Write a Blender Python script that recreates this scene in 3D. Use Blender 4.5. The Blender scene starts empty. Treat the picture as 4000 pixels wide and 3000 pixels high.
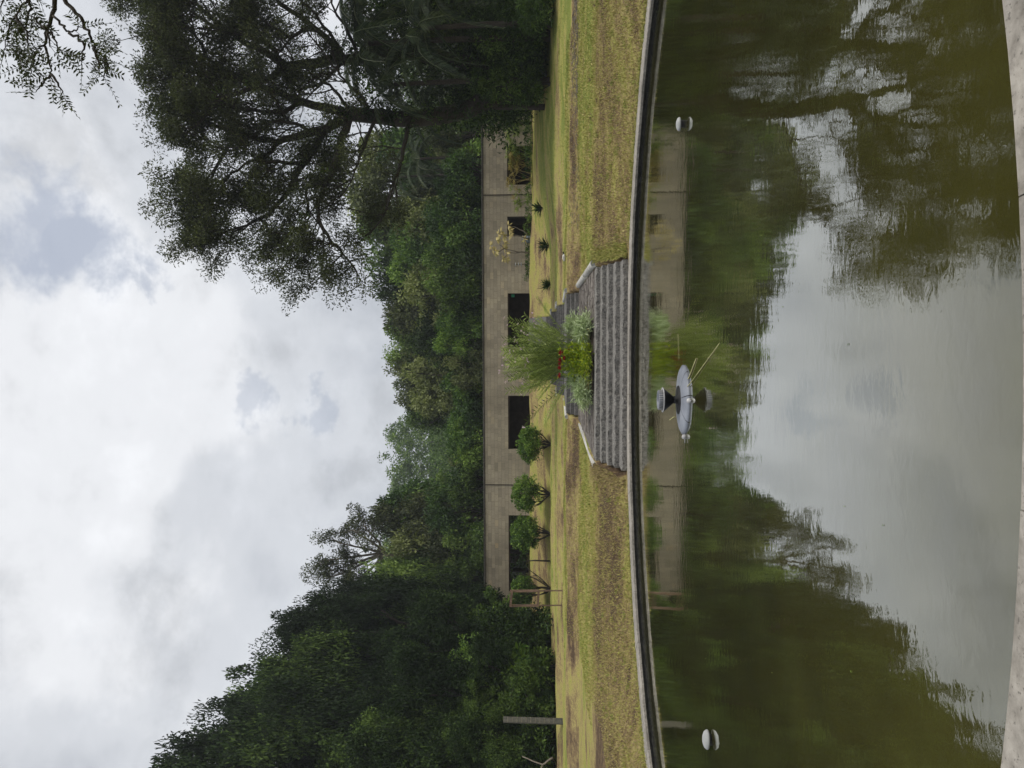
import bpy, math, random
import numpy as np
from mathutils import Vector, Matrix
R = math.radians
rng = np.random.default_rng(7)
random.seed(7)
scene = bpy.context.scene
COL = scene.collection

# ------------------------------------------------------------------ camera
F_PX, PITCH, CAM_Z = 2800.0, R(3.6), 2.0
cam_data = bpy.data.cameras.new('camera')
cam_data.sensor_fit = 'HORIZONTAL'; cam_data.sensor_width = 36.0
cam_data.lens = 36.0 * F_PX / 4000.0
cam_data.clip_start = 0.05; cam_data.clip_end = 5000
cam = bpy.data.objects.new('camera', cam_data); COL.objects.link(cam)
cp, sp = math.cos(PITCH), math.sin(PITCH)
# the phone was held on its side: world up points to the left of the picture
cam.matrix_world = Matrix(((0, 1, 0, 0), (sp, 0, -cp, 0), (-cp, 0, -sp, CAM_Z), (0, 0, 0, 1)))
scene.camera = cam

# ------------------------------------------------------------------ light, sky, exposure
SUN_EL, SUN_AZ = R(56), R(112)          # azimuth from +Y (ahead) towards +X
scene.view_settings.view_transform = 'Standard'
scene.view_settings.look = 'None'
scene.view_settings.exposure = 0.85
scene.view_settings.gamma = 1.0
scene.view_settings.use_curve_mapping = False
world = bpy.data.worlds.new('World'); scene.world = world
world.use_nodes = True
wt = world.node_tree; wt.nodes.clear()
def wn(t, **k):
    n = wt.nodes.new(t)
    for a, b in k.items(): setattr(n, a, b)
    return n
def wl(a, b): wt.links.new(a, b)
w_out = wn('ShaderNodeOutputWorld'); w_bg = wn('ShaderNodeBackground')
w_bg.inputs['Strength'].default_value = 0.1
wl(w_bg.outputs[0], w_out.inputs[0])
w_sky = wn('ShaderNodeTexSky'); w_sky.sky_type = 'NISHITA'; w_sky.sun_disc = False
w_sky.sun_elevation = SUN_EL; w_sky.sun_rotation = SUN_AZ
w_tc = wn('ShaderNodeTexCoord')
def w_noise(scale, detail, rough, dist, off):
    m = wn('ShaderNodeMapping'); m.inputs['Location'].default_value = off
    m.inputs['Scale'].default_value = (1.0, 1.0, 1.35)
    wl(w_tc.outputs['Generated'], m.inputs[0])
    n = wn('ShaderNodeTexNoise'); n.inputs['Scale'].default_value = scale
    n.inputs['Detail'].default_value = detail; n.inputs['Roughness'].default_value = rough
    n.inputs['Distortion'].default_value = dist
    wl(m.outputs[0], n.inputs['Vector']); return n
def w_ramp(src, stops):
    r = wn('ShaderNodeValToRGB'); cr = r.color_ramp
    cr.interpolation = 'EASE'
    while len(cr.elements) < len(stops): cr.elements.new(0.5)
    for e, (p, c) in zip(cr.elements, stops):
        e.position = p; e.color = (c if isinstance(c, tuple) else (c, c, c)) + (1,)
    wl(src, r.inputs[0]); return r
n_big = w_noise(2.4, 7, 0.55, 0.1, (3.1, 0.7, 1.9))
n_fine = w_noise(6.5, 8, 0.6, 0.15, (0.4, 5.2, 2.2))
r_big = w_ramp(n_big.outputs[0], [(0.36, (2.95, 3.06, 3.28)), (0.5, (4.05, 4.15, 4.32)), (0.61, (5.1, 5.15, 5.25))])
r_fine = w_ramp(n_fine.outputs[0], [(0.3, 0.80), (0.5, 1.0), (0.68, 1.10)])
w_mul = wn('ShaderNodeMix'); w_mul.data_type = 'RGBA'; w_mul.blend_type = 'MULTIPLY'; w_mul.inputs[0].default_value = 1.0
wl(r_big.outputs[0], w_mul.inputs[6]); wl(r_fine.outputs[0], w_mul.inputs[7])
# gaps in the cloud deck where thinner, bluer cloud shows
def view_dir(px, py):
    u = ((3000 - py) - 1500) / F_PX; v = (2000 - px) / F_PX
    return Vector((u, cp - v * sp, sp + v * cp))
gap = None
n_gap = w_noise(9.0, 8, 0.6, 0.15, (8.0, 1.5, 0.3))
for gx, gy, gr, ga in [(170, 870, 0.055, 0.9), (280, 930, 0.05, 1.0), (400, 980, 0.045, 0.9), (600, 1020, 0.03, 0.8), (1000, 1530, 0.022, 0.55),
                       (1200, 1640, 0.018, 0.5), (1700, -2600, 0.08, 0.8), (300, 5200, 0.08, 0.7)]:
    d = view_dir(gx, gy).normalized()
    vm = wn('ShaderNodeVectorMath', operation='DISTANCE'); vm.inputs[1].default_value = d
    wl(w_tc.outputs['Generated'], vm.inputs[0])
    a1 = wn('ShaderNodeMath', operation='MULTIPLY_ADD'); a1.inputs[1].default_value = 0.32; a1.inputs[2].default_value = -0.16
    wl(n_gap.outputs[0], a1.inputs[0])
    a2 = wn('ShaderNodeMath', operation='ADD'); wl(vm.outputs['Value'], a2.inputs[0]); wl(a1.outputs[0], a2.inputs[1])
    mr = wn('ShaderNodeMapRange'); mr.interpolation_type = 'SMOOTHSTEP'
    mr.inputs['From Min'].default_value = 0.0; mr.inputs['From Max'].default_value = gr * 1.3
    mr.inputs['To Min'].default_value = ga; mr.inputs['To Max'].default_value = 0.0
    wl(a2.outputs[0], mr.inputs['Value'])
    if gap is None: gap = mr.outputs[0]
    else:
        mx = wn('ShaderNodeMath', operation='MAXIMUM'); wl(gap, mx.inputs[0]); wl(mr.outputs[0], mx.inputs[1]); gap = mx.outputs[0]
w_gapc = wn('ShaderNodeMix'); w_gapc.data_type = 'RGBA'
gm = wn('ShaderNodeMath', operation='MULTIPLY'); gm.inputs[1].default_value = 0.75; wl(gap, gm.inputs[0])
wl(gm.outputs[0], w_gapc.inputs[0]); wl(w_mul.outputs[2], w_gapc.inputs[6]); w_gapc.inputs[7].default_value = (2.05, 2.35, 3.0, 1)
w_mix = wn('ShaderNodeMix'); w_mix.data_type = 'RGBA'; w_mix.inputs[0].default_value = 0.93
wl(w_sky.outputs[0], w_mix.inputs[6]); wl(w_gapc.outputs[2], w_mix.inputs[7])
wl(w_mix.outputs[2], w_bg.inputs['Color'])

sun_data = bpy.data.lights.new('sun', 'SUN'); sun_data.energy = 1.5; sun_data.angle = R(16); sun_data.color = (1.0, 0.95, 0.87)
sun = bpy.data.objects.new('sun', sun_data); COL.objects.link(sun)
sd = Vector((math.sin(SUN_AZ) * math.cos(SUN_EL), math.cos(SUN_AZ) * math.cos(SUN_EL), math.sin(SUN_EL)))
sun.rotation_euler = sd.to_track_quat('Z', 'Y').to_euler()

scene.cycles.max_bounces = 6; scene.cycles.diffuse_bounces = 3; scene.cycles.glossy_bounces = 3
scene.cycles.transmission_bounces = 3; scene.cycles.use_denoising = True
scene.cycles.caustics_reflective = False; scene.cycles.caustics_refractive = False

# ------------------------------------------------------------------ site frame: terraces, stairs and wall run a little askew to the lens
A = R(-3.6)
SX = Vector((math.cos(A), math.sin(A), 0)); TX = Vector((-math.sin(A), math.cos(A), 0))
def S(s, t, z=0.0): return SX * s + TX * t + Vector((0, 0, z))
def at(px, py, T):
    """world point on the plane t=T that the photograph shows at column px, row py"""
    u = ((3000 - py) - 1500) / F_PX; v = (2000 - px) / F_PX
    d = Vector((u, cp - v * sp, sp + v * cp))
    k = T / d.dot(TX)
    return Vector((0, 0, CAM_Z)) + d * k
def st(p): return p.dot(SX), p.dot(TX)
def mpp(T): return T / F_PX      # metres per photograph pixel

PC_S, PC_T, PA, PB = -0.75, 10.78, 8.6, 7.88     # pond centre and half axes
RIM_Z = 0.16
TB, ZB = 23.0, 0.80     # top of the first bank
def sm(x): x = np.clip(x, 0, 1); return x * x * (3 - 2 * x)
PROF_T = np.array([-50, 16, TB, 29.8, 31, 37, 38, 43.5, 44.5, 50, 50.8, 54.3, 56, 70, 80, 100, 125, 160, 230, 300, 900.])
PROF_Z = np.array([.12, .12, ZB, 1.08, 1.58, 1.68, 2.02, 2.10, 2.36, 2.42, 2.46, 4.10, 4.0, 4.4, 6.5, 13, 20, 26, 44, 48, 48.])
_et = [17, 23.0, 30.0, 31.1, 37.0, 38.4, 43.5, 44.9, 50.0, 57]
_el = [st(at(2200, y, T_))[0] for y, T_ in ((1797, 23.0), (1797, 23.0), (1640, 30.0), (1622, 30.0), (1545, 37.0), (1545, 37.0), (1505, 43.5), (1505, 43.5), (1478, 50.0), (1478, 50.0))]
_er = [st(at(2200, y, T_))[0] for y, T_ in ((1046, 23.0), (1046, 23.0), (1130, 30.0), (1144, 30.0), (1189, 37.0), (1189, 37.0), (1216, 43.5), (1216, 43.5), (1235, 50.0), (1235, 50.0))]
def EL(t): return np.interp(t, _et, _el)     # sides of the stair at depth t
def ER(t): return np.interp(t, _et, _er)
def hgt(s, t):
    s = np.asarray(s, float); t = np.asarray(t, float)
    q = np.sqrt(np.clip(1 - ((s - PC_S) / PA) ** 2, 0, 1))
    tr = PC_T + PB * q + 0.45
    z = np.interp(t, PROF_T, PROF_Z)
    bank = 0.12 + (ZB - 0.12) * np.clip((t - tr) / (TB - tr), 0, 1) ** 1.1
    z = np.where(t < TB, np.where(t > tr, bank, 0.12), z)
    right = sm((s - 4.8) / 7)
    zr = np.interp(t, [TB, 29.8, 37, 42, 47, 52, 54.3, 56], [ZB, 1.22, 2.0, 2.65, 3.2, 3.6, 3.72, 3.95])
    z = np.where((t >= TB) & (t < 56), z * (1 - right * .8) + zr * right * .8, z)
    und = 0.05 * np.sin(s * .7 + t * .3) * np.sin(t * .9 + 1.3) + .03 * np.sin(s * 2.1 + 2) * np.sin(t * 1.7)
    z = z + und * sm((t - tr - .3) / 3) * np.where(t > 19, 1, .6)
    e = ((s - PC_S) / PA) ** 2 + ((t - PC_T) / PB) ** 2
    z = np.where(e < 1.04, -1.2, z)
    z = np.where((s > EL(t) + .03) & (s < ER(t) - .03) & (t > 19.1) & (t < 54.2), z - .45, z)
    return z
def ground(s, t, dz=0.0): return S(s, t, float(hgt(s, t)) + dz)

# ------------------------------------------------------------------ mesh helpers
def mk_mesh(name, V, F, tone=None, mat=None, smooth=False):
    V = np.asarray(V, np.float32).reshape(-1, 3)
    me = bpy.data.meshes.new(name)
    Fs = F if isinstance(F, list) else [F]
    Fs = [np.asarray(f, np.int32) for f in Fs if len(f)]
    me.vertices.add(len(V)); me.vertices.foreach_set('co', V.ravel())
    tot = np.concatenate([np.full(len(f), f.shape[1], np.int32) for f in Fs])
    idx = np.concatenate([f.ravel() for f in Fs])
    start = np.concatenate([[0], np.cumsum(tot)[:-1]]).astype(np.int32)
    me.loops.add(len(idx)); me.loops.foreach_set('vertex_index', idx)
    me.polygons.add(len(tot)); me.polygons.foreach_set('loop_start', start); me.polygons.foreach_set('loop_total', tot)
    me.polygons.foreach_set('use_smooth', np.full(len(tot), smooth, bool))
    if tone is not None:
        a = me.attributes.new('tone', 'FLOAT', 'POINT'); a.data.foreach_set('value', np.asarray(tone, np.float32))
    me.update(calc_edges=True); me.validate(verbose=False)
    if mat is not None: me.materials.append(mat)
    return me
class MB:
    def __init__(self): self.v = []; self.q = []; self.t = []; self.tone = []; self.n = 0
    def add(self, V, Q=None, T=None, tone=0.5):
        V = np.asarray(V, float).reshape(-1, 3)
        if Q is not None and len(Q): self.q.append(np.asarray(Q) + self.n)
        if T is not None and len(T): self.t.append(np.asarray(T) + self.n)
        self.tone.append(np.broadcast_to(np.asarray(tone, float), (len(V),)).copy())
        self.v.append(V); self.n += len(V); return self
    def box(self, lo, hi, tone=.5, M=None, jit=0):
        x0, y0, z0 = lo; x1, y1, z1 = hi
        V = np.array([(x0, y0, z0), (x1, y0, z0), (x1, y1, z0), (x0, y1, z0), (x0, y0, z1), (x1, y0, z1), (x1, y1, z1), (x0, y1, z1)], float)
        if jit: V += rng.normal(0, jit, V.shape)
        if M is not None: V = np.array([M @ Vector(v) for v in V])
        return self.add(V, [(0, 3, 2, 1), (4, 5, 6, 7), (0, 1, 5, 4), (1, 2, 6, 5), (2, 3, 7, 6), (3, 0, 4, 7)], tone=tone)
    def tube(self, P, rad, n=6, tone=.5, cap=True):
        P = np.asarray(P, float); k = len(P); rad = np.broadcast_to(np.asarray(rad, float), (k,))
        D = np.gradient(P, axis=0); D /= np.linalg.norm(D, axis=1)[:, None] + 1e-9
        ref = np.array([0, 0, 1.]) if abs(D[0][2]) < .9 else np.array([1., 0, 0])
        V = []
        for i in range(k):
            a = np.cross(D[i], ref); a /= np.linalg.norm(a) + 1e-9; b = np.cross(D[i], a)
            th = np.linspace(0, 2 * np.pi, n, endpoint=False)
            V.append(P[i] + rad[i] * (np.cos(th)[:, None] * a + np.sin(th)[:, None] * b))
        V = np.concatenate(V); Q = []
        for i in range(k - 1):
            for j in range(n):
                j2 = (j + 1) % n; Q.append((i * n + j, i * n + j2, (i + 1) * n + j2, (i + 1) * n + j))
        T = []
        if cap:
            V = np.vstack([V, P[0], P[-1]]); c0, c1 = k * n, k * n + 1
            for j in range(n):
                j2 = (j + 1) % n; T.append((c0, j2, j)); T.append((c1, (k - 1) * n + j, (k - 1) * n + j2))
        return self.add(V, Q, T, tone)
    def lathe(self, prof, n=32, tone=.5, c=(0, 0, 0)):
        prof = np.asarray(prof, float); k = len(prof); th = np.linspace(0, 2 * np.pi, n, endpoint=False)
        V = np.concatenate([np.stack([r * np.cos(th), r * np.sin(th), np.full(n, z)], 1) for r, z in prof]) + np.asarray(c)
        Q = [(i * n + j, i * n + (j + 1) % n, (i + 1) * n + (j + 1) % n, (i + 1) * n + j) for i in range(k - 1) for j in range(n)]
        return self.add(V, Q, None, tone)
    def leaves(self, P, D, N, L, W, tone, fold=.12):
        P = np.asarray(P, float); n = len(P)
        D = D / (np.linalg.norm(D, axis=1)[:, None] + 1e-9)
        B = np.cross(D, N); B /= np.linalg.norm(B, axis=1)[:, None] + 1e-9
        N2 = np.cross(B, D)
        L = np.broadcast_to(L, (n,))[:, None]; W = np.broadcast_to(W, (n,))[:, None]
        a = P; m = P + D * L * .5 + N2 * L * fold
        V = np.stack([a, m + B * W * .5, P + D * L, m - B * W * .5], 1).reshape(-1, 3)
        i = np.arange(n)[:, None] * 4
        return self.add(V, i + np.array([[0, 1, 2, 3]]), None, np.repeat(np.broadcast_to(tone, (n,)), 4))
    def mesh(self, name, mat=None, smooth=False):
        F = []
        if self.q: F.append(np.concatenate(self.q))
        if self.t: F.append(np.concatenate(self.t))
        return mk_mesh(name, np.concatenate(self.v), F, np.concatenate(self.tone), mat, smooth)
def obj(name, me, parent=None, loc=None, rot=None, scale=None):
    o = bpy.data.objects.new(name, me); COL.objects.link(o)
    if parent is not None: o.parent = parent
    if loc is not None: o.location = loc
    if rot is not None: o.rotation_euler = rot
    if scale is not None: o.scale = scale if hasattr(scale, '__len__') else (scale,) * 3
    return o
def tag(o, label=None, cat=None, group=None, kind=None):
    if label: o['label'] = label
    if cat: o['category'] = cat
    if group: o['group'] = group
    if kind: o['kind'] = kind
    return o
def empty(name, loc=(0, 0, 0), rz=0.0, scale=1.0):
    o = bpy.data.objects.new(name, None); COL.objects.link(o); o.location = loc; o.rotation_euler = (0, 0, rz)
    o.scale = scale if hasattr(scale, '__len__') else (scale,) * 3
    return o
def unit(n):
    v = rng.normal(size=(n, 3)); return v / np.linalg.norm(v, axis=1)[:, None]
def nrm(v): return v / (np.linalg.norm(v, axis=-1, keepdims=True) + 1e-9)

# ------------------------------------------------------------------ materials
def mat_new(name):
    m = bpy.data.materials.new(name); m.use_nodes = True
    t = m.node_tree; t.nodes.clear()
    return m, t
def nd(t, typ, **k):
    n = t.nodes.new(typ)
    for a, b in k.items(): setattr(n, a, b)
    return n
def ramp(t, src, stops):
    r = nd(t, 'ShaderNodeValToRGB'); cr = r.color_ramp
    while len(cr.elements) < len(stops): cr.elements.new(.5)
    for e, (p, c) in zip(cr.elements, stops):
        e.position = p; e.color = (c if isinstance(c, tuple) else (c, c, c)) + (1,)
    t.links.new(src, r.inputs[0]); return r.outputs[0]
def noise(t, vec, scale, detail=4, rough=.55, dist=0):
    n = nd(t, 'ShaderNodeTexNoise'); n.inputs['Scale'].default_value = scale; n.inputs['Detail'].default_value = detail
    n.inputs['Roughness'].default_value = rough; n.inputs['Distortion'].default_value = dist
    t.links.new(vec, n.inputs['Vector']); return n.outputs[0]
def mapped(t, vec, scale=(1, 1, 1), rot=(0, 0, 0)):
    m = nd(t, 'ShaderNodeMapping'); m.inputs['Scale'].default_value = scale; m.inputs['Rotation'].default_value = rot
    t.links.new(vec, m.inputs[0]); return m.outputs[0]
def mixc(t, fac, a, b, mode='MIX'):
    m = nd(t, 'ShaderNodeMix', data_type='RGBA', blend_type=mode)
    for i, s in ((0, fac), (6, a), (7, b)):
        if hasattr(s, 'links'): t.links.new(s, m.inputs[i])
        elif isinstance(s, tuple): m.inputs[i].default_value = s + (1,)
        else: m.inputs[i].default_value = s
    return m.outputs[2]
def math_(t, op, a, b=None, c=None, clamp=False):
    m = nd(t, 'ShaderNodeMath', operation=op, use_clamp=clamp)
    for i, s in enumerate((a, b, c)):
        if s is None: continue
        if hasattr(s, 'links'): t.links.new(s, m.inputs[i])
        else: m.inputs[i].default_value = s
    return m.outputs[0]
def attr(t, name='tone'):
    a = nd(t, 'ShaderNodeAttribute'); a.attribute_name = name; return a.outputs['Fac']
def pos(t): return nd(t, 'ShaderNodeNewGeometry').outputs['Position']
def bump(t, h, strength, dist):
    b = nd(t, 'ShaderNodeBump'); b.inputs['Strength'].default_value = strength; b.inputs['Distance'].default_value = dist
    t.links.new(h, b.inputs['Height']); return b.outputs[0]
def finish(t, col, rough=.85, normal=None, spec=.3):
    p = nd(t, 'ShaderNodeBsdfPrincipled'); o = nd(t, 'ShaderNodeOutputMaterial')
    if hasattr(col, 'links'): t.links.new(col, p.inputs['Base Color'])
    else: p.inputs['Base Color'].default_value = col + (1,)
    if hasattr(rough, 'links'): t.links.new(rough, p.inputs['Roughness'])
    else: p.inputs['Roughness'].default_value = rough
    p.inputs['Specular IOR Level'].default_value = spec
    if normal is not None: t.links.new(normal, p.inputs['Normal'])
    t.links.new(p.outputs[0], o.inputs[0]); return p
def stone(name, c0, c1, scale=8, detail=6, bs=.4, bd=.02, rough=.9, spots=None, lo=.3, hi=.7, vec_scale=(1, 1, 1)):
    m, t = mat_new(name); v = mapped(t, pos(t), vec_scale)
    n = noise(t, v, scale, detail, .65)
    c = ramp(t, n, [(lo, c0), (hi, c1)])
    big = noise(t, v, scale * .12, 4, .6)
    c = mixc(t, 1.0, c, ramp(t, big, [(.3, .72), (.7, 1.2)]), 'MULTIPLY')
    if spots:
        s2 = noise(t, v, scale * 3, 3, .7)
        c = mixc(t, ramp(t, s2, [(.58, 0.), (.68, 1.)]), c, spots)
    finish(t, c, rough, bump(t, n, bs, bd)); return m
def foliage(name, dark, mid, light, trans=.22, rough=.55, hue_rand=.18, spec=.25):
    m, t = mat_new(name)
    tone = attr(t); oi = nd(t, 'ShaderNodeObjectInfo')
    tv = math_(t, 'ADD', tone, math_(t, 'MULTIPLY_ADD', oi.outputs['Random'], hue_rand * 2, -hue_rand))
    c = ramp(t, tv, [(.08, dark), (.5, mid), (.95, light)])
    p = nd(t, 'ShaderNodeBsdfPrincipled'); t.links.new(c, p.inputs['Base Color'])
    p.inputs['Roughness'].default_value = rough; p.inputs['Specular IOR Level'].default_value = spec
    tr = nd(t, 'ShaderNodeBsdfTranslucent'); t.links.new(mixc(t, 1., c, (1.0, 1.15, .5), 'MULTIPLY'), tr.inputs[0])
    mx = nd(t, 'ShaderNodeMixShader'); mx.inputs[0].default_value = trans
    t.links.new(p.outputs[0], mx.inputs[1]); t.links.new(tr.outputs[0], mx.inputs[2])
    o = nd(t, 'ShaderNodeOutputMaterial'); t.links.new(mx.outputs[0], o.inputs[0]); return m
MAT = {}
MAT['leaf_hill'] = foliage('hill leaves', (.030, .060, .013), (.085, .150, .030), (.22, .31, .065), hue_rand=.28)
MAT['leaf_olive'] = foliage('olive leaves', (.038, .049, .017), (.105, .126, .042), (.24, .27, .095), hue_rand=.28)
MAT['leaf_lush'] = foliage('fresh leaves', (.03, .065, .014), (.08, .155, .026), (.20, .30, .05), hue_rand=.22)
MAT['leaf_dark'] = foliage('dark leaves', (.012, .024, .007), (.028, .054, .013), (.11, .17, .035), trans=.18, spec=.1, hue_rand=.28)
MAT['leaf_big'] = foliage('greyish leaves', (.027, .034, .016), (.062, .076, .032), (.15, .17, .065), trans=.18, spec=.12)
MAT['leaf_pale'] = foliage('pale grey green blades', (.20, .26, .12), (.38, .46, .25), (.58, .66, .42), trans=.2, hue_rand=.05)
MAT['leaf_yellow'] = foliage('yellow green leaves', (.08, .15, .012), (.24, .34, .02), (.46, .48, .03), trans=.25, hue_rand=.05)
MAT['leaf_orchid'] = foliage('reed leaves', (.09, .13, .03), (.25, .32, .075), (.48, .54, .20), trans=.28, hue_rand=.05)
MAT['leaf_straw'] = foliage('straw tufts', (.20, .15, .06), (.36, .28, .10), (.55, .47, .20), trans=.2, hue_rand=.05)
MAT['leaf_palm'] = foliage('palm leaflets', (.015, .028, .013), (.036, .058, .026), (.105, .13, .06), trans=.15)
MAT['bark'] = stone('bark', (.018, .014, .011), (.06, .05, .04), 12, 5, .6, .03)
MAT['bark_pale'] = stone('pale bark', (.09, .075, .06), (.22, .19, .15), 12, 5, .5, .02)
MAT['red'] = foliage('red bracts', (.16, .006, .008), (.28, .012, .016), (.42, .03, .03), trans=.15, hue_rand=.03)
MAT['pink'] = foliage('pink petals', (.45, .25, .42), (.62, .42, .58), (.80, .70, .78), trans=.3, hue_rand=.03)
MAT['coping'] = stone('pale concrete coping', (.17, .155, .132), (.36, .335, .295), 11, 9, .5, .015, spots=(.12, .11, .095))
MAT['pond_wall'] = stone('black wet stone', (.003, .003, .003), (.040, .038, .033), 7, 8, .9, .05, rough=.65, vec_scale=(1, 1, 2.2), lo=.38, hi=.72, spots=(.05, .055, .03))
MAT['step'] = stone('rough granite', (.06, .057, .052), (.27, .258, .235), 20, 8, .9, .04, lo=.36, hi=.66, spots=(.40, .385, .355))
MAT['step_far'] = stone('dark granite', (.05, .048, .046), (.17, .163, .152), 14, 7, .6, .03)
MAT['paving'] = stone('grey brown paving', (.11, .095, .082), (.26, .235, .21), 5, 6, .5, .03)
MAT['pipe'] = stone('white plaster pipe', (.34, .33, .30), (.55, .54, .50), 6, 5, .2, .01, rough=.6)
MAT['soil'] = stone('dark soil', (.018, .013, .010), (.07, .05, .035), 9, 6, .9, .05)
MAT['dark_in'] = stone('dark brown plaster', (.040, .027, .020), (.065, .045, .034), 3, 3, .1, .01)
MAT['concrete'] = stone('stained concrete', (.05, .048, .042), (.155, .15, .128), 9, 6, .4, .02)
MAT['wood'] = stone('weathered timber', (.10, .062, .045), (.22, .15, .11), 14, 6, .5, .02, vec_scale=(1, 1, .25))
MAT['mortar'] = stone('mortar', (.16, .14, .105), (.25, .22, .17), 10, 5, .3, .01)
MAT['black'] = stone('black rubber', (.006, .006, .007), (.014, .014, .015), 20, 3, .2, .01, rough=.45)
MAT['grey_plastic'] = stone('grey moulded plastic', (.15, .165, .195), (.22, .235, .27), 5, 4, .05, .005, rough=.45)
MAT['lamp_white'] = stone('white moulded plastic', (.27, .28, .275), (.42, .43, .42), 6, 4, .05, .004, rough=.5)
MAT['white_feather'] = stone('white feather', (.65, .65, .63), (.8, .8, .78), 20, 3, .2, .005)
MAT['steel'] = stone('dull steel', (.25, .25, .25), (.45, .45, .45), 12, 3, .1, .004, rough=.35)
MAT['rope'] = stone('pale rope', (.30, .28, .13), (.46, .44, .22), 40, 3, .3, .004)
MAT['drum'] = stone('blue grey drum', (.16, .20, .24), (.24, .28, .33), 6, 3, .1, .004, rough=.5)
MAT['green_sign'] = stone('green sign', (.05, .32, .18), (.08, .42, .26), 6, 3, .05, .004)

# masonry: the tone of each block is its own, plus weather streaks
m, t = mat_new('sand coloured masonry'); p_ = pos(t)
tone = attr(t)
c = ramp(t, tone, [(0., (.28, .245, .188)), (.45, (.385, .335, .258)), (.8, (.45, .39, .29)), (1., (.52, .41, .27))])
c = mixc(t, 1., c, ramp(t, noise(t, mapped(t, p_, (1, 1, .45)), .45, 6, .6), [(.3, .66), (.68, 1.12)]), 'MULTIPLY')
c = mixc(t, 1., c, ramp(t, noise(t, p_, 14, 5, .7), [(.3, .84), (.7, 1.12)]), 'MULTIPLY')
finish(t, c, .92, bump(t, noise(t, p_, 18, 5, .7), .5, .01)); MAT['block'] = m

# lawn
m, t = mat_new('terraced lawn'); p_ = pos(t)
dry = attr(t)
n1 = noise(t, mapped(t, p_, (.55, 1.1, 1)), .8, 6, .62); n2 = noise(t, p_, 5.5, 7, .68); n3 = noise(t, p_, 26, 5, .75)
n4 = noise(t, mapped(t, p_, (.25, 1.8, 1), (0, 0, -A)), 1.1, 5, .6)
f = math_(t, 'ADD', dry, math_(t, 'MULTIPLY_ADD', n1, 1.3, -.65))
f = math_(t, 'ADD', f, math_(t, 'MULTIPLY_ADD', n2, 1.1, -.55))
f = math_(t, 'ADD', f, math_(t, 'MULTIPLY_ADD', n4, 1.3, -.65))
c = ramp(t, f, [(.0, (.17, .20, .045)), (.30, (.31, .295, .082)), (.52, (.31, .255, .105)), (.76, (.19, .135, .072)), (1., (.085, .058, .038))])
c = mixc(t, 1., c, ramp(t, n3, [(.28, .42), (.5, 1.), (.75, 1.55)]), 'MULTIPLY')
finish(t, c, .95, bump(t, math_(t, 'ADD', n3, n2), .9, .05), .1); MAT['lawn'] = m
m, t = mat_new('short grass blades'); tone = attr(t)
c = ramp(t, tone, [(0., (.20, .24, .05)), (.35, (.35, .335, .095)), (.65, (.38, .305, .13)), (1., (.17, .12, .075))])
finish(t, c, .8, None, .15); MAT['blade'] = m
MAT['forest_floor'] = stone('forest floor', (.010, .014, .006), (.03, .04, .014), 2, 6, .6, .1)
# pond water: murky, mirror-like at a low angle
m, t = mat_new('murky pond water'); p_ = pos(t)
calm = ramp(t, noise(t, p_, .33, 3, .5), [(.38, .25), (.66, 1.)])
w1 = noise(t, mapped(t, p_, (1, 1, 1)), 1.5, 2, .5); w2 = noise(t, mapped(t, p_, (.8, 1.3, 1)), 7, 3, .55, .4); w3 = noise(t, p_, .45, 2, .5)
h = math_(t, 'ADD', math_(t, 'MULTIPLY', w2, math_(t, 'MULTIPLY', calm, .30)), math_(t, 'ADD', math_(t, 'MULTIPLY', w1, .35), math_(t, 'MULTIPLY', w3, .6)))
bn = bump(t, h, 1.0, .005)
lw = nd(t, 'ShaderNodeLayerWeight'); t.links.new(bn, lw.inputs['Normal'])
refl = ramp(t, lw.outputs['Facing'], [(0., .04), (.40, .12), (.485, .20), (.577, .33), (.658, .50), (.734, .64), (.878, .82), (1., .95)])
df = nd(t, 'ShaderNodeBsdfDiffuse')
t.links.new(ramp(t, noise(t, p_, .6, 5, .6), [(.3, (.031, .029, .008)), (.6, (.052, .049, .011)), (.8, (.074, .072, .015))]), df.inputs[0])
gl = nd(t, 'ShaderNodeBsdfGlossy'); gl.inputs['Roughness'].default_value = .02; gl.inputs[0].default_value = (.95, .96, .93, 1); t.links.new(bn, gl.inputs['Normal'])
mx = nd(t, 'ShaderNodeMixShader'); t.links.new(refl, mx.inputs[0]); t.links.new(df.outputs[0], mx.inputs[1]); t.links.new(gl.outputs[0], mx.inputs[2])
o_ = nd(t, 'ShaderNodeOutputMaterial'); t.links.new(mx.outputs[0], o_.inputs[0]); MAT['water'] = m

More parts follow.
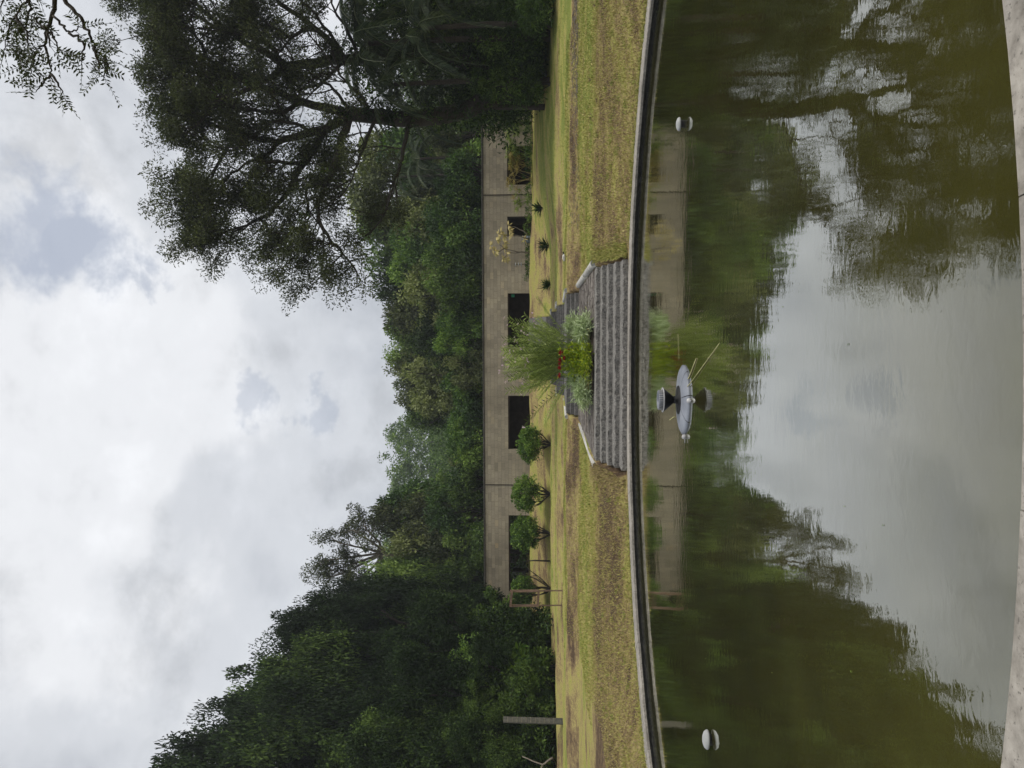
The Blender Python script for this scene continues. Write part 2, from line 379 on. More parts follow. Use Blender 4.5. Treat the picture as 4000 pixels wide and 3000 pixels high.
# ------------------------------------------------------------------ ground: lawn terraces, hill
def grid_sheet(name, ss, tt, mat, tone_fn=None, zoff=0.0):
    Sg, Tg = np.meshgrid(ss, tt); z = hgt(Sg, Tg) + zoff
    V = np.stack([SX.x * Sg + TX.x * Tg, SX.y * Sg + TX.y * Tg, z], -1).reshape(-1, 3)
    nx, ny = len(ss), len(tt); i = np.arange(ny - 1)[:, None] * nx + np.arange(nx - 1)[None, :]
    Q = np.stack([i, i + 1, i + nx + 1, i + nx], -1).reshape(-1, 4)
    tone = tone_fn(Sg, Tg).ravel() if tone_fn is not None else np.full(len(V), .5)
    return obj(name, mk_mesh(name, V, Q, tone, mat, True))
def lawn_tone(s, t):
    q = np.sqrt(np.clip(1 - ((s - PC_S) / PA) ** 2, 0, 1)); tr = PC_T + PB * q + .45
    d = np.interp(t, [14, 22.2, 23.2, 24, 27, 29.2, 29.7, 30.9, 31.4, 32.5, 36.5, 37, 37.9, 38.5, 43.1, 43.6, 44.4, 44.9, 49.5, 50.9, 51.6, 54.4, 55],
                  [.80, .86, .60, .36, .30, .40, .66, .74, .30, .12, .30, .58, .56, .15, .2, .45, .45, .12, .15, .42, .5, .46, .4])
    d = d - .42 * np.exp(-np.clip(t - tr, 0, 9) * 1.4) * (t < 22)
    d = d - .10 * sm((s - 3) / 6) * (t < TB) - .10 * sm((s - 6) / 5) * (t > TB)
    d = d + .16 * np.sin(s * .9 + 1.3 * np.sin(t * .8) + 1) * np.sin(t * 1.3 + .7 * np.sin(s * .6)) + .12 * np.sin(s * 2.3 + 2 * np.sin(t * 1.9)) * np.sin(t * 2.7 + s * .8)
    return d
edges_t = np.unique(np.concatenate([np.arange(-14, 17.5, .35), np.arange(17.5, 24, .15), np.arange(24, 29.5, .5), np.arange(29.5, 32, .15), np.arange(32, 62.5, .3), np.arange(63, 75, 1.)]))
lawn = grid_sheet('lawn', np.sort(np.concatenate([np.arange(-60, -22, 2.), np.arange(-22, -4, .35), np.arange(-4, 5.4, .09), np.arange(5.4, 30, .35), np.arange(30, 61, 2.)])), edges_t, MAT['lawn'], lawn_tone); tag(lawn, kind='structure')
hill = grid_sheet('hill', np.arange(-420, 430, 10.), np.concatenate([np.arange(74, 150, 3.), np.arange(150, 560, 15.)]), MAT['forest_floor'], None, 0.0); tag(hill, kind='structure')
far_g = MB(); far_g.add([(-700, -700, -1.3), (700, -700, -1.3), (700, 700, -1.3), (-700, 700, -1.3)], [(0, 1, 2, 3)])
tag(obj('ground', far_g.mesh('ground', MAT['forest_floor'])), kind='structure')
# ------------------------------------------------------------------ pond
th = np.linspace(0, 2 * np.pi, 128, endpoint=False)
mb = MB(); ring = np.array([S(PC_S + PA * math.cos(a), PC_T + PB * math.sin(a), 0.0) for a in th])
mb.add(np.vstack([ring, S(PC_S, PC_T, 0)]), None, [(i, (i + 1) % 128, 128) for i in range(128)])
tag(obj('pond_water', mb.mesh('pond_water', MAT['water'])), kind='structure')
pond = empty('pond_wall', S(PC_S, PC_T, 0)); tag(pond, 'oval black stained pond wall with a pale coping round the green water', 'pond wall')
def ell(a, da): # point on the pond ellipse, pushed outwards by da
    n = Vector((math.cos(a) / PA, math.sin(a) / PB)).normalized()
    return PA * math.cos(a) + n.x * da, PB * math.sin(a) + n.y * da
def loc_s(s, t, z): return SX * s + TX * t + Vector((0, 0, z))
mb = MB(); rows = []
for da, z in ((-.03, -1.0), (-.03, .03), (-.012, .033), (-.012, .065), (-.03, .068), (-.03, RIM_Z - .062), (.5, RIM_Z - .062), (.5, -1.0)):
    rows.append(np.array([loc_s(*ell(a, da), z) for a in th]))
n = 128
mb.add(np.concatenate(rows), [(i * n + j, i * n + (j + 1) % n, (i + 1) * n + (j + 1) % n, (i + 1) * n + j) for i in range(len(rows) - 1) for j in range(n)])
obj('retaining_wall', mb.mesh('retaining_wall', MAT['pond_wall']), pond)
NS = 43
for k in range(NS):
    a0 = 2 * math.pi * (k + .30) / NS + .0004; a1 = 2 * math.pi * (k + 1.30) / NS - .0004
    mb = MB(); V = []; dz = rng.normal(0, .003)
    aa = np.linspace(a0, a1, 5)
    for a in aa:
        for da, z in ((-.05, RIM_Z - .06), (-.05, RIM_Z - .012), (-.038, RIM_Z), (.50, RIM_Z + .002), (.50, RIM_Z - .06)):
            V.append(loc_s(*ell(a, da), z + dz))
    Q = [(i * 5 + j, (i + 1) * 5 + j, (i + 1) * 5 + j + 1, i * 5 + j + 1) for i in range(4) for j in range(4)]
    T = []
    Q += [(0, 1, 2, 4), (20, 24, 22, 21)]; T += [(2, 3, 4), (22, 24, 23)]
    mb.add(V, Q, T); obj('coping_slab', mb.mesh('coping_slab', MAT['coping']), pond)
# paving where the photographer stands
mb = MB(); rows = [np.array([loc_s(*ell(a, da), RIM_Z - .012) + TX * PC_T + SX * PC_S for a in np.linspace(math.pi * 1.2, math.pi * 1.8, 24)]) for da in (.5, 3.5)]
mb.add(np.concatenate(rows), [(i, i + 1, 24 + i + 1, 24 + i) for i in range(23)])
tag(obj('pavement', mb.mesh('pavement', MAT['paving'])), kind='structure')

# ------------------------------------------------------------------ stairs in five flights
def rough_box(mb, s0, s1, t0, t1, z0, z1, nseg, amp, tone=.5):
    """a long stone step: front and top edges worn unevenly"""
    ss = np.linspace(s0, s1, nseg + 1); V = []
    for s_ in ss:
        j = rng.normal(0, amp, 4)
        V += [(s_, t0 + j[0] * .5, z0), (s_, t0 + j[0], z1 - .02 + j[1]), (s_, t0 + .02 + j[2], z1 + j[1] * .6), (s_, t1, z1 + j[3] * .3), (s_, t1, z0)]
    Q = [(i * 5 + j, (i + 1) * 5 + j, (i + 1) * 5 + j + 1, i * 5 + j + 1) for i in range(nseg) for j in range(4)]
    e = nseg * 5
    mb.add([S(*v) for v in V], Q + [(0, 1, 2, 4), (e, e + 4, e + 2, e + 1)], [(2, 3, 4), (e + 2, e + 4, e + 3)], tone)
def s_of(py, px, T): return st(at(px, py, T))[0]
flights = []
stair = empty('stone_stair', S(0, 18, .2)); tag(stair, 'wide rough granite stair climbing the lawn terraces from the pond', 'stair')
def put(name, mb, mat, parent, smooth=False, org=None):
    """mesh given in world coordinates, made a child of a thing without moving it"""
    o = obj(name, mb.mesh(name, mat, smooth), parent)
    o.matrix_parent_inverse = Matrix.Translation(-Vector(parent.location)) if parent.rotation_euler.z == 0 else parent.matrix_world.inverted()
    return o
T0 = 18.95
TR = .81
for k in range(5):
    mb = MB(); z1 = RIM_Z + .13 * (k + 1); tk = T0 + TR * k
    rough_box(mb, s_of((1838, 1828, 1818, 1808, 1800)[k], 2400, tk), s_of((1014, 1022, 1030, 1036, 1042)[k], 2400, tk), tk, tk + TR + .03, .02, z1, 60, .012)
    put('step', mb, MAT['step'], stair)
LAND_Z = RIM_Z + .13 * 5
# first landing, with its own paving stones
sl, sr = float(EL(23.0)), float(ER(23.0))
mb = MB(); tL0, tL1 = T0 + TR * 5, 30.0
def land_z(t): return LAND_Z + .30 * (t - tL0) / (tL1 - tL0)
mb.add([S(sl, tL0, LAND_Z - .03), S(sr, tL0, LAND_Z - .03), S(float(ER(tL1)), tL1, land_z(tL1) - .03), S(float(EL(tL1)), tL1, land_z(tL1) - .03)], [(0, 1, 2, 3)])
put('landing_bed', mb, MAT['soil'], stair)
mb = MB(); t_ = tL0 + .03
while t_ < tL1 - .1:
    dt = rng.uniform(.26, .42); e0, e1 = float(EL(t_)), float(ER(t_)); s_ = e0 + .02
    while s_ < e1 - .05:
        ds = rng.uniform(.25, .6); s2 = min(s_ + ds, e1 - .02)
        z = land_z(t_) + rng.normal(0, .008)
        P = [(s_ + .012, t_ + .012), (s2 - .012, t_ + .012), (s2 - .012, t_ + dt - .012), (s_ + .012, t_ + dt - .012)]
        P = [(a + rng.normal(0, .012), b + rng.normal(0, .012)) for a, b in P]
        mb.add([S(a, b, z - .05) for a, b in P] + [S(a, b, z + rng.normal(0, .006)) for a, b in P],
               [(4, 5, 6, 7), (0, 1, 5, 4), (1, 2, 6, 5), (2, 3, 7, 6), (3, 0, 4, 7)], tone=rng.random())
        s_ = s2
    t_ += dt
tag(put('paving_stones', mb, MAT['paving'], stair), kind='stuff')
# upper flights: front t, base z, number of steps, top z
FL = ((30.0, 1.10, 3, 1.61), (37.0, 1.64, 4, 2.01), (43.5, 2.03, 4, 2.36), (50.0, 2.36, 3, 2.76))
for ft, z0, nst, ztop in FL:
    r = (ztop - z0) / nst; e0, e1 = float(EL(ft + .01)), float(ER(ft + .01))
    if ft < 31: e0, e1 = float(EL(31.1)), float(ER(31.1))
    for k in range(nst):
        mb = MB(); rough_box(mb, e0, e1, ft + .36 * k, ft + .36 * (k + 1) + .02, z0 - .4, z0 + r * (k + 1), 24, .006)
        put('step', mb, MAT['step_far'], stair)
for (ft, z0, nst, zt_), (ft2, z02, _, _) in zip(FL[:-1], FL[1:]):
    ta = ft + .36 * nst; mb = MB()
    mb.add([S(float(EL(ta)), ta, zt_ - .005), S(float(ER(ta)), ta, zt_ - .005), S(float(ER(ft2)), ft2, z02), S(float(EL(ft2)), ft2, z02)], [(0, 1, 2, 3)])
    put('upper_landing', mb, MAT['step_far'], stair)
e0, e1 = float(EL(52)), float(ER(52))
mb = MB(); mb.add([S(e0, 51.1, 2.75), S(e1, 51.1, 2.75), S(e1, 54.5, 4.14), S(e0, 54.5, 4.14), S(e0, 51.1, 2.2), S(e1, 51.1, 2.2), S(e1, 54.5, 3.5), S(e0, 54.5, 3.5)], [(0, 1, 2, 3), (0, 4, 5, 1), (1, 5, 6, 2), (3, 2, 6, 7), (0, 3, 7, 4)])
put('top_ramp', mb, MAT['step_far'], stair)

# white pipes laid as kerbs along the landings
def pipe(off, t0, t1, z0, z1, r, label):
    edge = EL if off < 0 else ER; s0, s9 = float(edge(t0)) + off, float(edge(t1)) + off
    root = empty('kerb_pipe', S(s0, t0, z0 - r)); tag(root, label, 'pipe', 'white pipes edging the stair landings')
    th = np.linspace(0, 2 * np.pi, 20, endpoint=False)
    mb = MB(); V = []
    for t_, z_, s_ in ((t0, z0, s0), (t1, z1, s9)):
        for rr in (r, r * .8):
            V += [S(s_ + rr * math.cos(a), t_, z_ + rr * math.sin(a)) for a in th]
    n = 20; Q = []
    for j in range(n):
        k = (j + 1) % n
        Q += [(j, k, 2 * n + k, 2 * n + j), (n + k, n + j, 3 * n + j, 3 * n + k), (j, n + j, n + k, k), (2 * n + j, 2 * n + k, 3 * n + k, 3 * n + j)]
    mb.add(V, Q); put('pipe_shell', mb, MAT['pipe'], root, True)
    mb = MB(); mb.add([S(s0 + r * .81 * math.cos(a), t0 + .015, z0 + r * .81 * math.sin(a)) for a in th] + [S(s0, t0 + .012, z0)], None, [(j, (j + 1) % n, n) for j in range(n)])
    put('end_cap', mb, MAT['lamp_white'], root)
pipe(-.16, 22.9, 29.8, LAND_Z - .05, land_z(29.8) - .10, .12, 'white capped pipe beside the lowest landing, on its overgrown wooded side')
pipe(.12, 22.9, 25.8, LAND_Z + .03, land_z(25.8) + .03, .12, 'stout white pipe at the pond end of the landing, on the bird side')
pipe(.12, 26.1, 29.6, land_z(26.1) + .03, land_z(29.6) + .03, .12, 'second white pipe along the landing, next to the middle stair flight')
for ft, ft2, z, nm in ((30.9, 36.6, 1.61, 'second'), (38.2, 43.2, 2.01, 'third'), (44.8, 49.6, 2.36, 'fourth')):
    pipe(-.13, ft, ft2, z - .03, z + .0, .09, 'white pipe end at the %s stair flight, on the clipped bushes side' % nm)
    pipe(.13, ft, ft2, z + .0, z + .03, .10, 'white pipe end at the %s stair flight, on the bird side' % nm)

# ------------------------------------------------------------------ long masonry building
BT = 56.0
B_TOP = at(1888, 1500, BT).z; B_BOT = 3.92
def bs(py): return st(at(2000, py, BT))[0]
openings = [(1146, 1356, 1984), (1546, 1754, 1985), (846, 923, 1981), (570, 722, 1981), (473, 490, 1980), (425, 443, 1980), (360, 380, 1980), (2013, 2310, 1987)]
OP = sorted([(bs(b), bs(a), at(px, 1500, BT).z) for a, b, px in openings])
OP = [(a, b, at(1984, 1500, BT).z) for a, b, z in OP]
W0, W1 = bs(2440), bs(150)
bld = empty('masonry_building', S(0, BT, B_BOT)); tag(bld, 'long low flat roofed building of sand coloured block masonry below the wooded hill', 'building')
LINT = OP[0][2]
mb = MB()
def sbox(mb, s0, s1, t0, t1, z0, z1, tone=.5):
    V = [S(a, b, c) for c in (z0, z1) for a, b in ((s0, t0), (s1, t0), (s1, t1), (s0, t1))]
    mb.add(V, [(0, 3, 2, 1), (4, 5, 6, 7), (0, 1, 5, 4), (1, 2, 6, 5), (2, 3, 7, 6), (3, 0, 4, 7)], tone=tone)
cur = W0
for a, b, z in OP + [(W1, W1, 0)]:
    sbox(mb, cur, a, BT, BT + .4, B_BOT - .3, LINT - .001); cur = b
sbox(mb, W0, W1, BT, BT + .4, LINT, B_TOP - .02)
put('wall_core', mb, MAT['mortar'], bld)
mb = MB(); sbox(mb, W0 - .05, W1 + .05, BT - .03, BT + 9, B_TOP - .02, B_TOP + .05)
put('roof', mb, MAT['concrete'], bld)
mb = MB()
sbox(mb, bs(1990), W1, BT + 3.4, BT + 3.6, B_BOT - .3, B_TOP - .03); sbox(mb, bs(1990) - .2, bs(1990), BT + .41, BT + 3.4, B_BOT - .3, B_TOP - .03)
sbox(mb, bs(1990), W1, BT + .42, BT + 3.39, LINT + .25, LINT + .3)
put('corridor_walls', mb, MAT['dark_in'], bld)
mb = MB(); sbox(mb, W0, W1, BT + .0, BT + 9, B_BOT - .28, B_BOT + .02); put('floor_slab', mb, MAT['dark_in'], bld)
mb = MB(); sbox(mb, W0, W0 + .3, BT + .42, BT + 9, B_BOT, B_TOP - .03); sbox(mb, W1 - .3, W1, BT + .42, BT + 9, B_BOT, B_TOP - .03); sbox(mb, bs(1990), W1, BT + 8.7, BT + 9, B_BOT, B_TOP - .03)
put('rear_wall', mb, MAT['mortar'], bld)
for y in (761, 1894):
    mb = MB(); sbox(mb, bs(y) - .035, bs(y) + .035, BT - .05, BT - .003, B_BOT, B_TOP - .02); put('expansion_joint', mb, MAT['bark'], bld)
mb = MB(); sbox(mb, W0, W1, BT - .04, BT - .032, B_TOP - .10, B_TOP - .03); put('roof_flashing', mb, MAT['bark'], bld)
# blocks: the 300 that show largest as parts, the others joined
NROW = 14; RH = (B_TOP - .03 - B_BOT) / NROW
blocks = []
for r_ in range(NROW):
    z0 = B_BOT + r_ * RH; zc = z0 + RH / 2
    spans = []; cur = W0
    if zc < LINT:
        for a, b, z in OP: spans.append((cur, a)); cur = b
    spans.append((cur, W1))
    for a, b in spans:
        s_ = a; first = True
        while s_ < b - .02:
            L = random.choice([.4, .54, .54, .68, .8])
            if first: L *= random.choice([.5, 1.]); first = False
            e = min(s_ + L, b)
            if b - e < .2: e = b
            blocks.append((s_, e, z0, z0 + RH)); s_ = e
def vis(bk):
    c = (bk[0] + bk[1]) / 2; zz = bk[2]
    pen = 0 if zz > LINT - RH else 3
    return abs(c - 1.0) * .02 - (bk[1] - bk[0]) * 3 + pen + (10 if not (bs(2330) < c < bs(440)) else 0)
order = sorted(range(len(blocks)), key=lambda i: vis(blocks[i]))
cache = {}
rest = MB()
for rank, i in enumerate(order):
    s0, s1, z0, z1 = blocks[i]; proud = random.uniform(.001, .004); tn = min(1, max(0, random.gauss(.5, .15)))
    if rank < 300:
        key = (round(s1 - s0, 2), random.randrange(7))
        if key not in cache:
            w = key[0] - .016; mb2 = MB()
            mb2.box((0, -.008, 0), (w, .0, RH - .016), tone=min(1, max(0, random.gauss(.5, .15))))
            cache[key] = mb2.mesh('block', MAT['block'])
        p = S(s0 + .008, BT - .004, z0 + .008) + TX * (-proud * .5)
        o = obj('block', cache[key], bld); o.matrix_parent_inverse = Matrix.Translation(-Vector(bld.location))
        o.location = p; o.rotation_euler = (0, 0, A)
    else:
        sbox(rest, s0 + .008, s1 - .008, BT - .008 - proud, BT - .002, z0 + .008, z1 - .008, tn)
tag(put('block_masonry', rest, MAT['block'], bld), kind='stuff')
# door reveal lintels in the two wide doorways, and the wood in the small window
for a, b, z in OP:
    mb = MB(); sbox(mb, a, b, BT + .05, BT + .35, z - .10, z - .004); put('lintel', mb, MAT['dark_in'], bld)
mb = MB()
wa, wb = bs(923), bs(846)
for s_ in np.linspace(wa + .1, wb - .1, 4): sbox(mb, s_ - .025, s_ + .025, BT + .2, BT + .25, 4.05, LINT - .11)
put('window_bars', mb, MAT['bark'], bld)
ex = MB(); e0 = at(2004, 1150, BT + .6); p0 = st(e0)
sbox(ex, p0[0] - .22, p0[0] + .0, BT + .5, BT + .53, e0.z - .12, e0.z + .12); es = obj('exit_sign', ex.mesh('exit_sign', MAT['green_sign']))
tag(es, 'small green sign just inside a dark doorway of the building', 'sign')

# ------------------------------------------------------------------ tree kit (unit trees: base at z=0, top at z=1)
def clump_leaves(mb, C, Rc, n, L, W, tone_c, droop=.25, updome=.35, aniso=(1, 1, .75), tj=.16):
    """n leaves over each clump centre C with radius Rc"""
    k = len(C); idx = np.repeat(np.arange(k), n)
    d = unit(k * n); d[:, 2] = d[:, 2] * .9 + updome; d = nrm(d)
    rr = rng.random(k * n) ** .4
    P = C[idx] + d * (Rc[idx] * rr)[:, None] * np.array(aniso)
    D = nrm(d * .8 + unit(k * n) * .8 + np.array([0, 0, -droop]))
    N = nrm(d * .7 + np.array([0, 0, .6]) + unit(k * n) * .55)
    tone = tone_c[idx] + rng.normal(0, tj, k * n)
    mb.leaves(P, D, N, L * rng.uniform(.7, 1.35, k * n), W * rng.uniform(.7, 1.3, k * n), np.clip(tone, 0, 1))
def crown_unit(seed, nclump, nleaf, leaf, shape='round', rx=.34, zc=.58, rz=.42, clump=(.07, .13), mat='leaf_hill', aspect=.5):
    global rng
    keep = rng; rng = np.random.default_rng(seed)
    nl = 17; ld = unit(nl); ld[:, 2] = np.where(ld[:, 2] < -.5, -ld[:, 2], ld[:, 2]); li = rng.integers(0, nl, nclump)
    d = nrm(ld[li] + unit(nclump) * rng.uniform(.1, .5, (nclump, 1))); d[:, 2] = np.where(d[:, 2] < -.6, -d[:, 2], d[:, 2])
    lt = np.clip(rng.normal(.45, .27, nl), .03, .97); lr = rng.uniform(.78, 1.12, nl)
    lob = lr[li] + .16 * np.sin(d[:, 0] * 5 + seed) * np.sin(d[:, 1] * 4 + seed * 2) + .16 * np.sin(d[:, 2] * 7 + d[:, 0] * 3 + seed)
    r = (.55 + .45 * rng.random(nclump) ** .35) * lob
    C = d * r[:, None] * np.array([rx, rx, rz]) + np.array([0, 0, zc])
    if shape == 'layer': C[:, 2] = zc + np.round((C[:, 2] - zc) / .12) * .12 + rng.normal(0, .02, nclump)
    zmax = C[:, 2].max() + .06; C[:, 2] *= 1 / zmax
    Rc = rng.uniform(clump[0], clump[1], nclump)
    mb = MB(); clump_leaves(mb, C, Rc, nleaf, leaf, leaf * aspect, np.clip(lt[li] + rng.normal(0, .12, nclump), 0, 1))
    crown = mb.mesh('crown', MAT[mat])
    tb = MB(); zt = zc / zmax
    P = [np.array([0, 0, -.03]), np.array([.012, .01, zt * .35]), np.array([-.012, .02, zt * .7]), np.array([.01, 0, zt * 1.15])]
    tb.tube(P, [.030, .023, .017, .007], 7)
    for j in rng.choice(nclump, min(16, nclump), replace=False):
        b = np.array([0, 0, zt * rng.uniform(.4, .95)]); m_ = (b + C[j]) / 2 + np.array([0, 0, .02]) + rng.normal(0, .012, 3)
        tb.tube([b, m_, C[j]], [.011, .008, .003], 5, cap=False)
    trunk = tb.mesh('trunk', MAT['bark'], True)
    rng = keep
    return crown, trunk
HILLV = [crown_unit(11 + i, 150, 90, .034, sh, rx, .56, .44, (.06, .12), mt, asp) for i, (sh, rx, mt, asp) in enumerate(
    [('round', .36, 'leaf_hill', .5), ('round', .42, 'leaf_olive', .55), ('layer', .40, 'leaf_olive', .5), ('round', .36, 'leaf_lush', .6), ('round', .45, 'leaf_lush', .5), ('round', .40, 'leaf_dark', .5)])]
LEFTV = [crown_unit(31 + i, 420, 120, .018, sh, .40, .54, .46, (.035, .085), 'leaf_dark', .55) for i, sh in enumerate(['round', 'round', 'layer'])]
def plant_tree(variant, name, px_top, py, T, w_px, label, cat='tree', group=None, rz=None, base_px=None, sink=.02):
    crown, trunk = variant
    top = at(px_top, py, T); s_, t_ = st(top)
    zb = float(hgt(s_, t_)); H = top.z - zb
    # half width of unit crown about .38 -> scale sideways
    sx = (w_px * mpp(T)) / (.80)
    root = empty(name, S(s_, t_, zb - sink), rng.uniform(0, 6.28) if rz is None else rz, (sx, sx, H))
    tag(root, label, cat, group)
    obj('trunk', trunk, root); obj('crown', crown, root)
    return root

# trees on the hill behind the building
rows = [
 # px_top, py, T, width px, variant, label
 # ridge
 (1345, 760, 112, 420, 1, 'broad tree on the ridge just behind the big spreading tree crown'),
 (1400, 930, 110, 340, 0, 'round ridge tree touching the drooping tip of the spreading tree'),
 (1452, 1075, 108, 210, 5, 'dark domed tree standing up at the end of the ridge beside the spreading tree'),
 (1500, 1190, 112, 260, 2, 'grey green feathery ridge tree straight above the tall reed clump'),
 (1498, 1330, 115, 260, 0, 'ridge tree above the doorway next to the reed clump'),
 (1508, 1460, 112, 260, 1, 'olive ridge tree over the middle of the building'),
 (1580, 1590, 110, 220, 5, 'low dark ridge tree where the far blue ridge begins'),
 (1760, 1760, 104, 200, 2, 'small tree under the gap with the distant ridge'),
 (1690, 1915, 96, 180, 0, 'tree beside the gap with the distant ridge'),
 (1480, 1985, 88, 250, 3, 'upright leafy tree next to the open branching tree'),
 # middle slope
 (1470, 660, 98, 330, 3, 'fresh green tree behind the palms on the slope'),
 (1540, 830, 94, 300, 2, 'tufted grey green tree on the slope above the small window'),
 (1510, 1000, 96, 290, 4, 'yellow green tree on the slope above the drooping branch tip'),
 (1560, 1160, 92, 300, 1, 'large olive domed tree in the middle of the slope'),
 (1600, 1330, 92, 260, 5, 'dark narrow tree on the slope behind the reed clump'),
 (1570, 1480, 96, 280, 1, 'big rounded olive crown on the slope above the plain wall'),
 (1730, 1640, 90, 230, 3, 'bright green bulging tree on the slope near the clipped bushes'),
 (1640, 2080, 84, 280, 2, 'shaggy tree on the slope below the open branching tree'),
 (1450, 2045, 84, 220, 2, 'grey green tree filling the gap beside the open branching tree'),
 (1410, 2260, 74, 250, 0, 'green tree crowding the forest side of the open branching tree'),
 (1500, 2150, 77, 270, 1, 'olive tree standing before the stem of the open branching tree'),
 (1560, 2220, 80, 280, 0, 'tall tree behind the far end of the roof'),
 # right behind the roof
 (1640, 520, 78, 260, 2, 'pale leaved tree behind the wall end half hidden by the leaning trunk'),
 (1700, 700, 76, 250, 3, 'bushy tree peeping over the wall by the expansion joint'),
 (1660, 880, 76, 260, 4, 'light green tree over the roof above the small window'),
 (1640, 1040, 77, 240, 0, 'tree over the roof above the yellow fan leaved sapling'),
 (1720, 1190, 74, 190, 5, 'low dark tree over the roof between two brighter crowns'),
 (1690, 1310, 75, 210, 4, 'layered yellow green tree over the roof above the reed flowers'),
 (1730, 1430, 73, 180, 1, 'small olive tree over the roof in the middle of the wall'),
 (1720, 1540, 76, 240, 3, 'spreading fresh green tree over the roof above the second doorway'),
 (1745, 1730, 77, 260, 4, 'wide bright tree over the roof above the clipped bush nearest the stair'),
 (1760, 1880, 73, 220, 5, 'dark tree over the roof at the second expansion joint'),
 (1660, 1990, 76, 230, 4, 'hanging leaved green tree over the roof above the clipped bushes'),
 (1720, 2130, 73, 220, 0, 'dense tree over the roof above the sapling stem'),
 (1690, 2270, 72, 240, 5, 'dark tree over the roof above the timber frame'),
]
for px, py, T, w, v, lab in rows:
    T = 68 + (T - 72) * .6
    plant_tree(HILLV[v], 'hill_tree', px, py, T, w, lab, 'tree', 'trees on the hillside behind the building')
# far ridge: one wooded mass
C = []
for sx_ in np.arange(-75, 75, 3.6):
    for tt in (185, 200, 215):
        C.append((sx_ + rng.normal(0, 1.5), tt + rng.normal(0, 3)))
C = np.array(C); zt = np.interp(C[:, 0], [-150, -60, -20, 5, 25, 60, 150], [62, 53, 47, 45, 45, 45, 47]) + rng.normal(0, 2.0, len(C)) - (C[:, 1] < 195) * 4 + (C[:, 1] > 210) * 2
P3 = []; Rr = []
for (s_, t_), z in zip(C, zt):
    for j in range(16):
        p = S(s_ + rng.normal(0, 2.2), t_ + rng.normal(0, 2), z - abs(rng.normal(0, 5.5)) - 1.5); P3.append(p); Rr.append(rng.uniform(1.1, 2.0))
mb = MB(); clump_leaves(mb, np.array(P3), np.array(Rr), 44, .62, .42, np.clip(rng.normal(.4, .18, len(P3)), 0, 1))
tag(obj('far_forest', mb.mesh('far_forest', MAT['leaf_hill'])), 'distant wooded ridge closing the gap in the hillside trees', 'forest', kind='stuff')
# undergrowth under the hill trees
P3 = []; Rr = []
for _ in range(1500):
    s_ = rng.uniform(-34, 36); t_ = rng.uniform(72.5, 106); P3.append(ground(s_, t_, rng.uniform(.3, 2.6))); Rr.append(rng.uniform(.7, 1.5))
for _ in range(800):
    s_ = rng.uniform(-28, 34); t_ = rng.uniform(106, 186); P3.append(ground(s_, t_, rng.uniform(.5, 4.5))); Rr.append(rng.uniform(1.4, 2.6))
mb = MB(); clump_leaves(mb, np.array(P3), np.array(Rr), 34, .46, .27, np.clip(rng.normal(.3, .16, len(P3)), 0, 1))
tag(obj('hillside_undergrowth', mb.mesh('hillside_undergrowth', MAT['leaf_hill'])), 'mixed green undergrowth filling the hillside below the trees', 'undergrowth', kind='stuff')

# dark forest on the wooded side
left = [
 (490, 3060, 46, 540, 0, 'tallest dark tree of the forest edge, cut by the picture border'),
 (700, 2830, 48, 430, 1, 'second tallest dark tree of the forest edge'),
 (880, 2660, 52, 410, 2, 'dark layered tree of the forest edge beside the two tallest'),
 (1030, 2490, 56, 380, 0, 'dark tree with ragged gaps stepping down the forest edge'),
 (1190, 2370, 60, 300, 1, 'dark tree next to the open branching tree'),
 (640, 2950, 52, 520, 1, 'dark rounded tree closing the gap between the two tallest of the forest edge'),
 (830, 2750, 55, 460, 0, 'dark rounded tree filling the slope of the forest skyline'),
 (990, 2570, 58, 420, 1, 'dark tree rising behind the layered tree of the forest edge'),
 (1130, 2420, 62, 340, 0, 'dark tree behind the one with ragged gaps'),
 (1050, 2990, 49, 520, 0, 'dark mid height tree cut by the picture border'),
 (1200, 2780, 50, 480, 1, 'dark mid height tree behind the drooping one'),
 (1300, 2960, 43, 460, 2, 'dark lower tree behind the concrete post'),
 (1380, 2700, 45, 430, 1, 'dark drooping tree above the bright creeper'),
 (1470, 2500, 50, 380, 0, 'dark mid height tree behind the creeper mound'),
 (1560, 2330, 64, 300, 2, 'dark tree at the far end of the masonry wall'),
 (1690, 2860, 41.5, 330, 0, 'low dark tree leaning over the concrete post'),
 (1740, 2650, 43, 300, 1, 'low dark tree over the forest floor shade'),
 (1760, 3020, 40.5, 300, 2, 'low dark tree at the picture border behind the fallen branch'),
]
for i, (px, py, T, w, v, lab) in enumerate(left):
    plant_tree(LEFTV[v], 'forest_tree', px, py, T, w, lab, 'tree', 'dark trees of the forest edge', rz=i * 1.7 + .4)

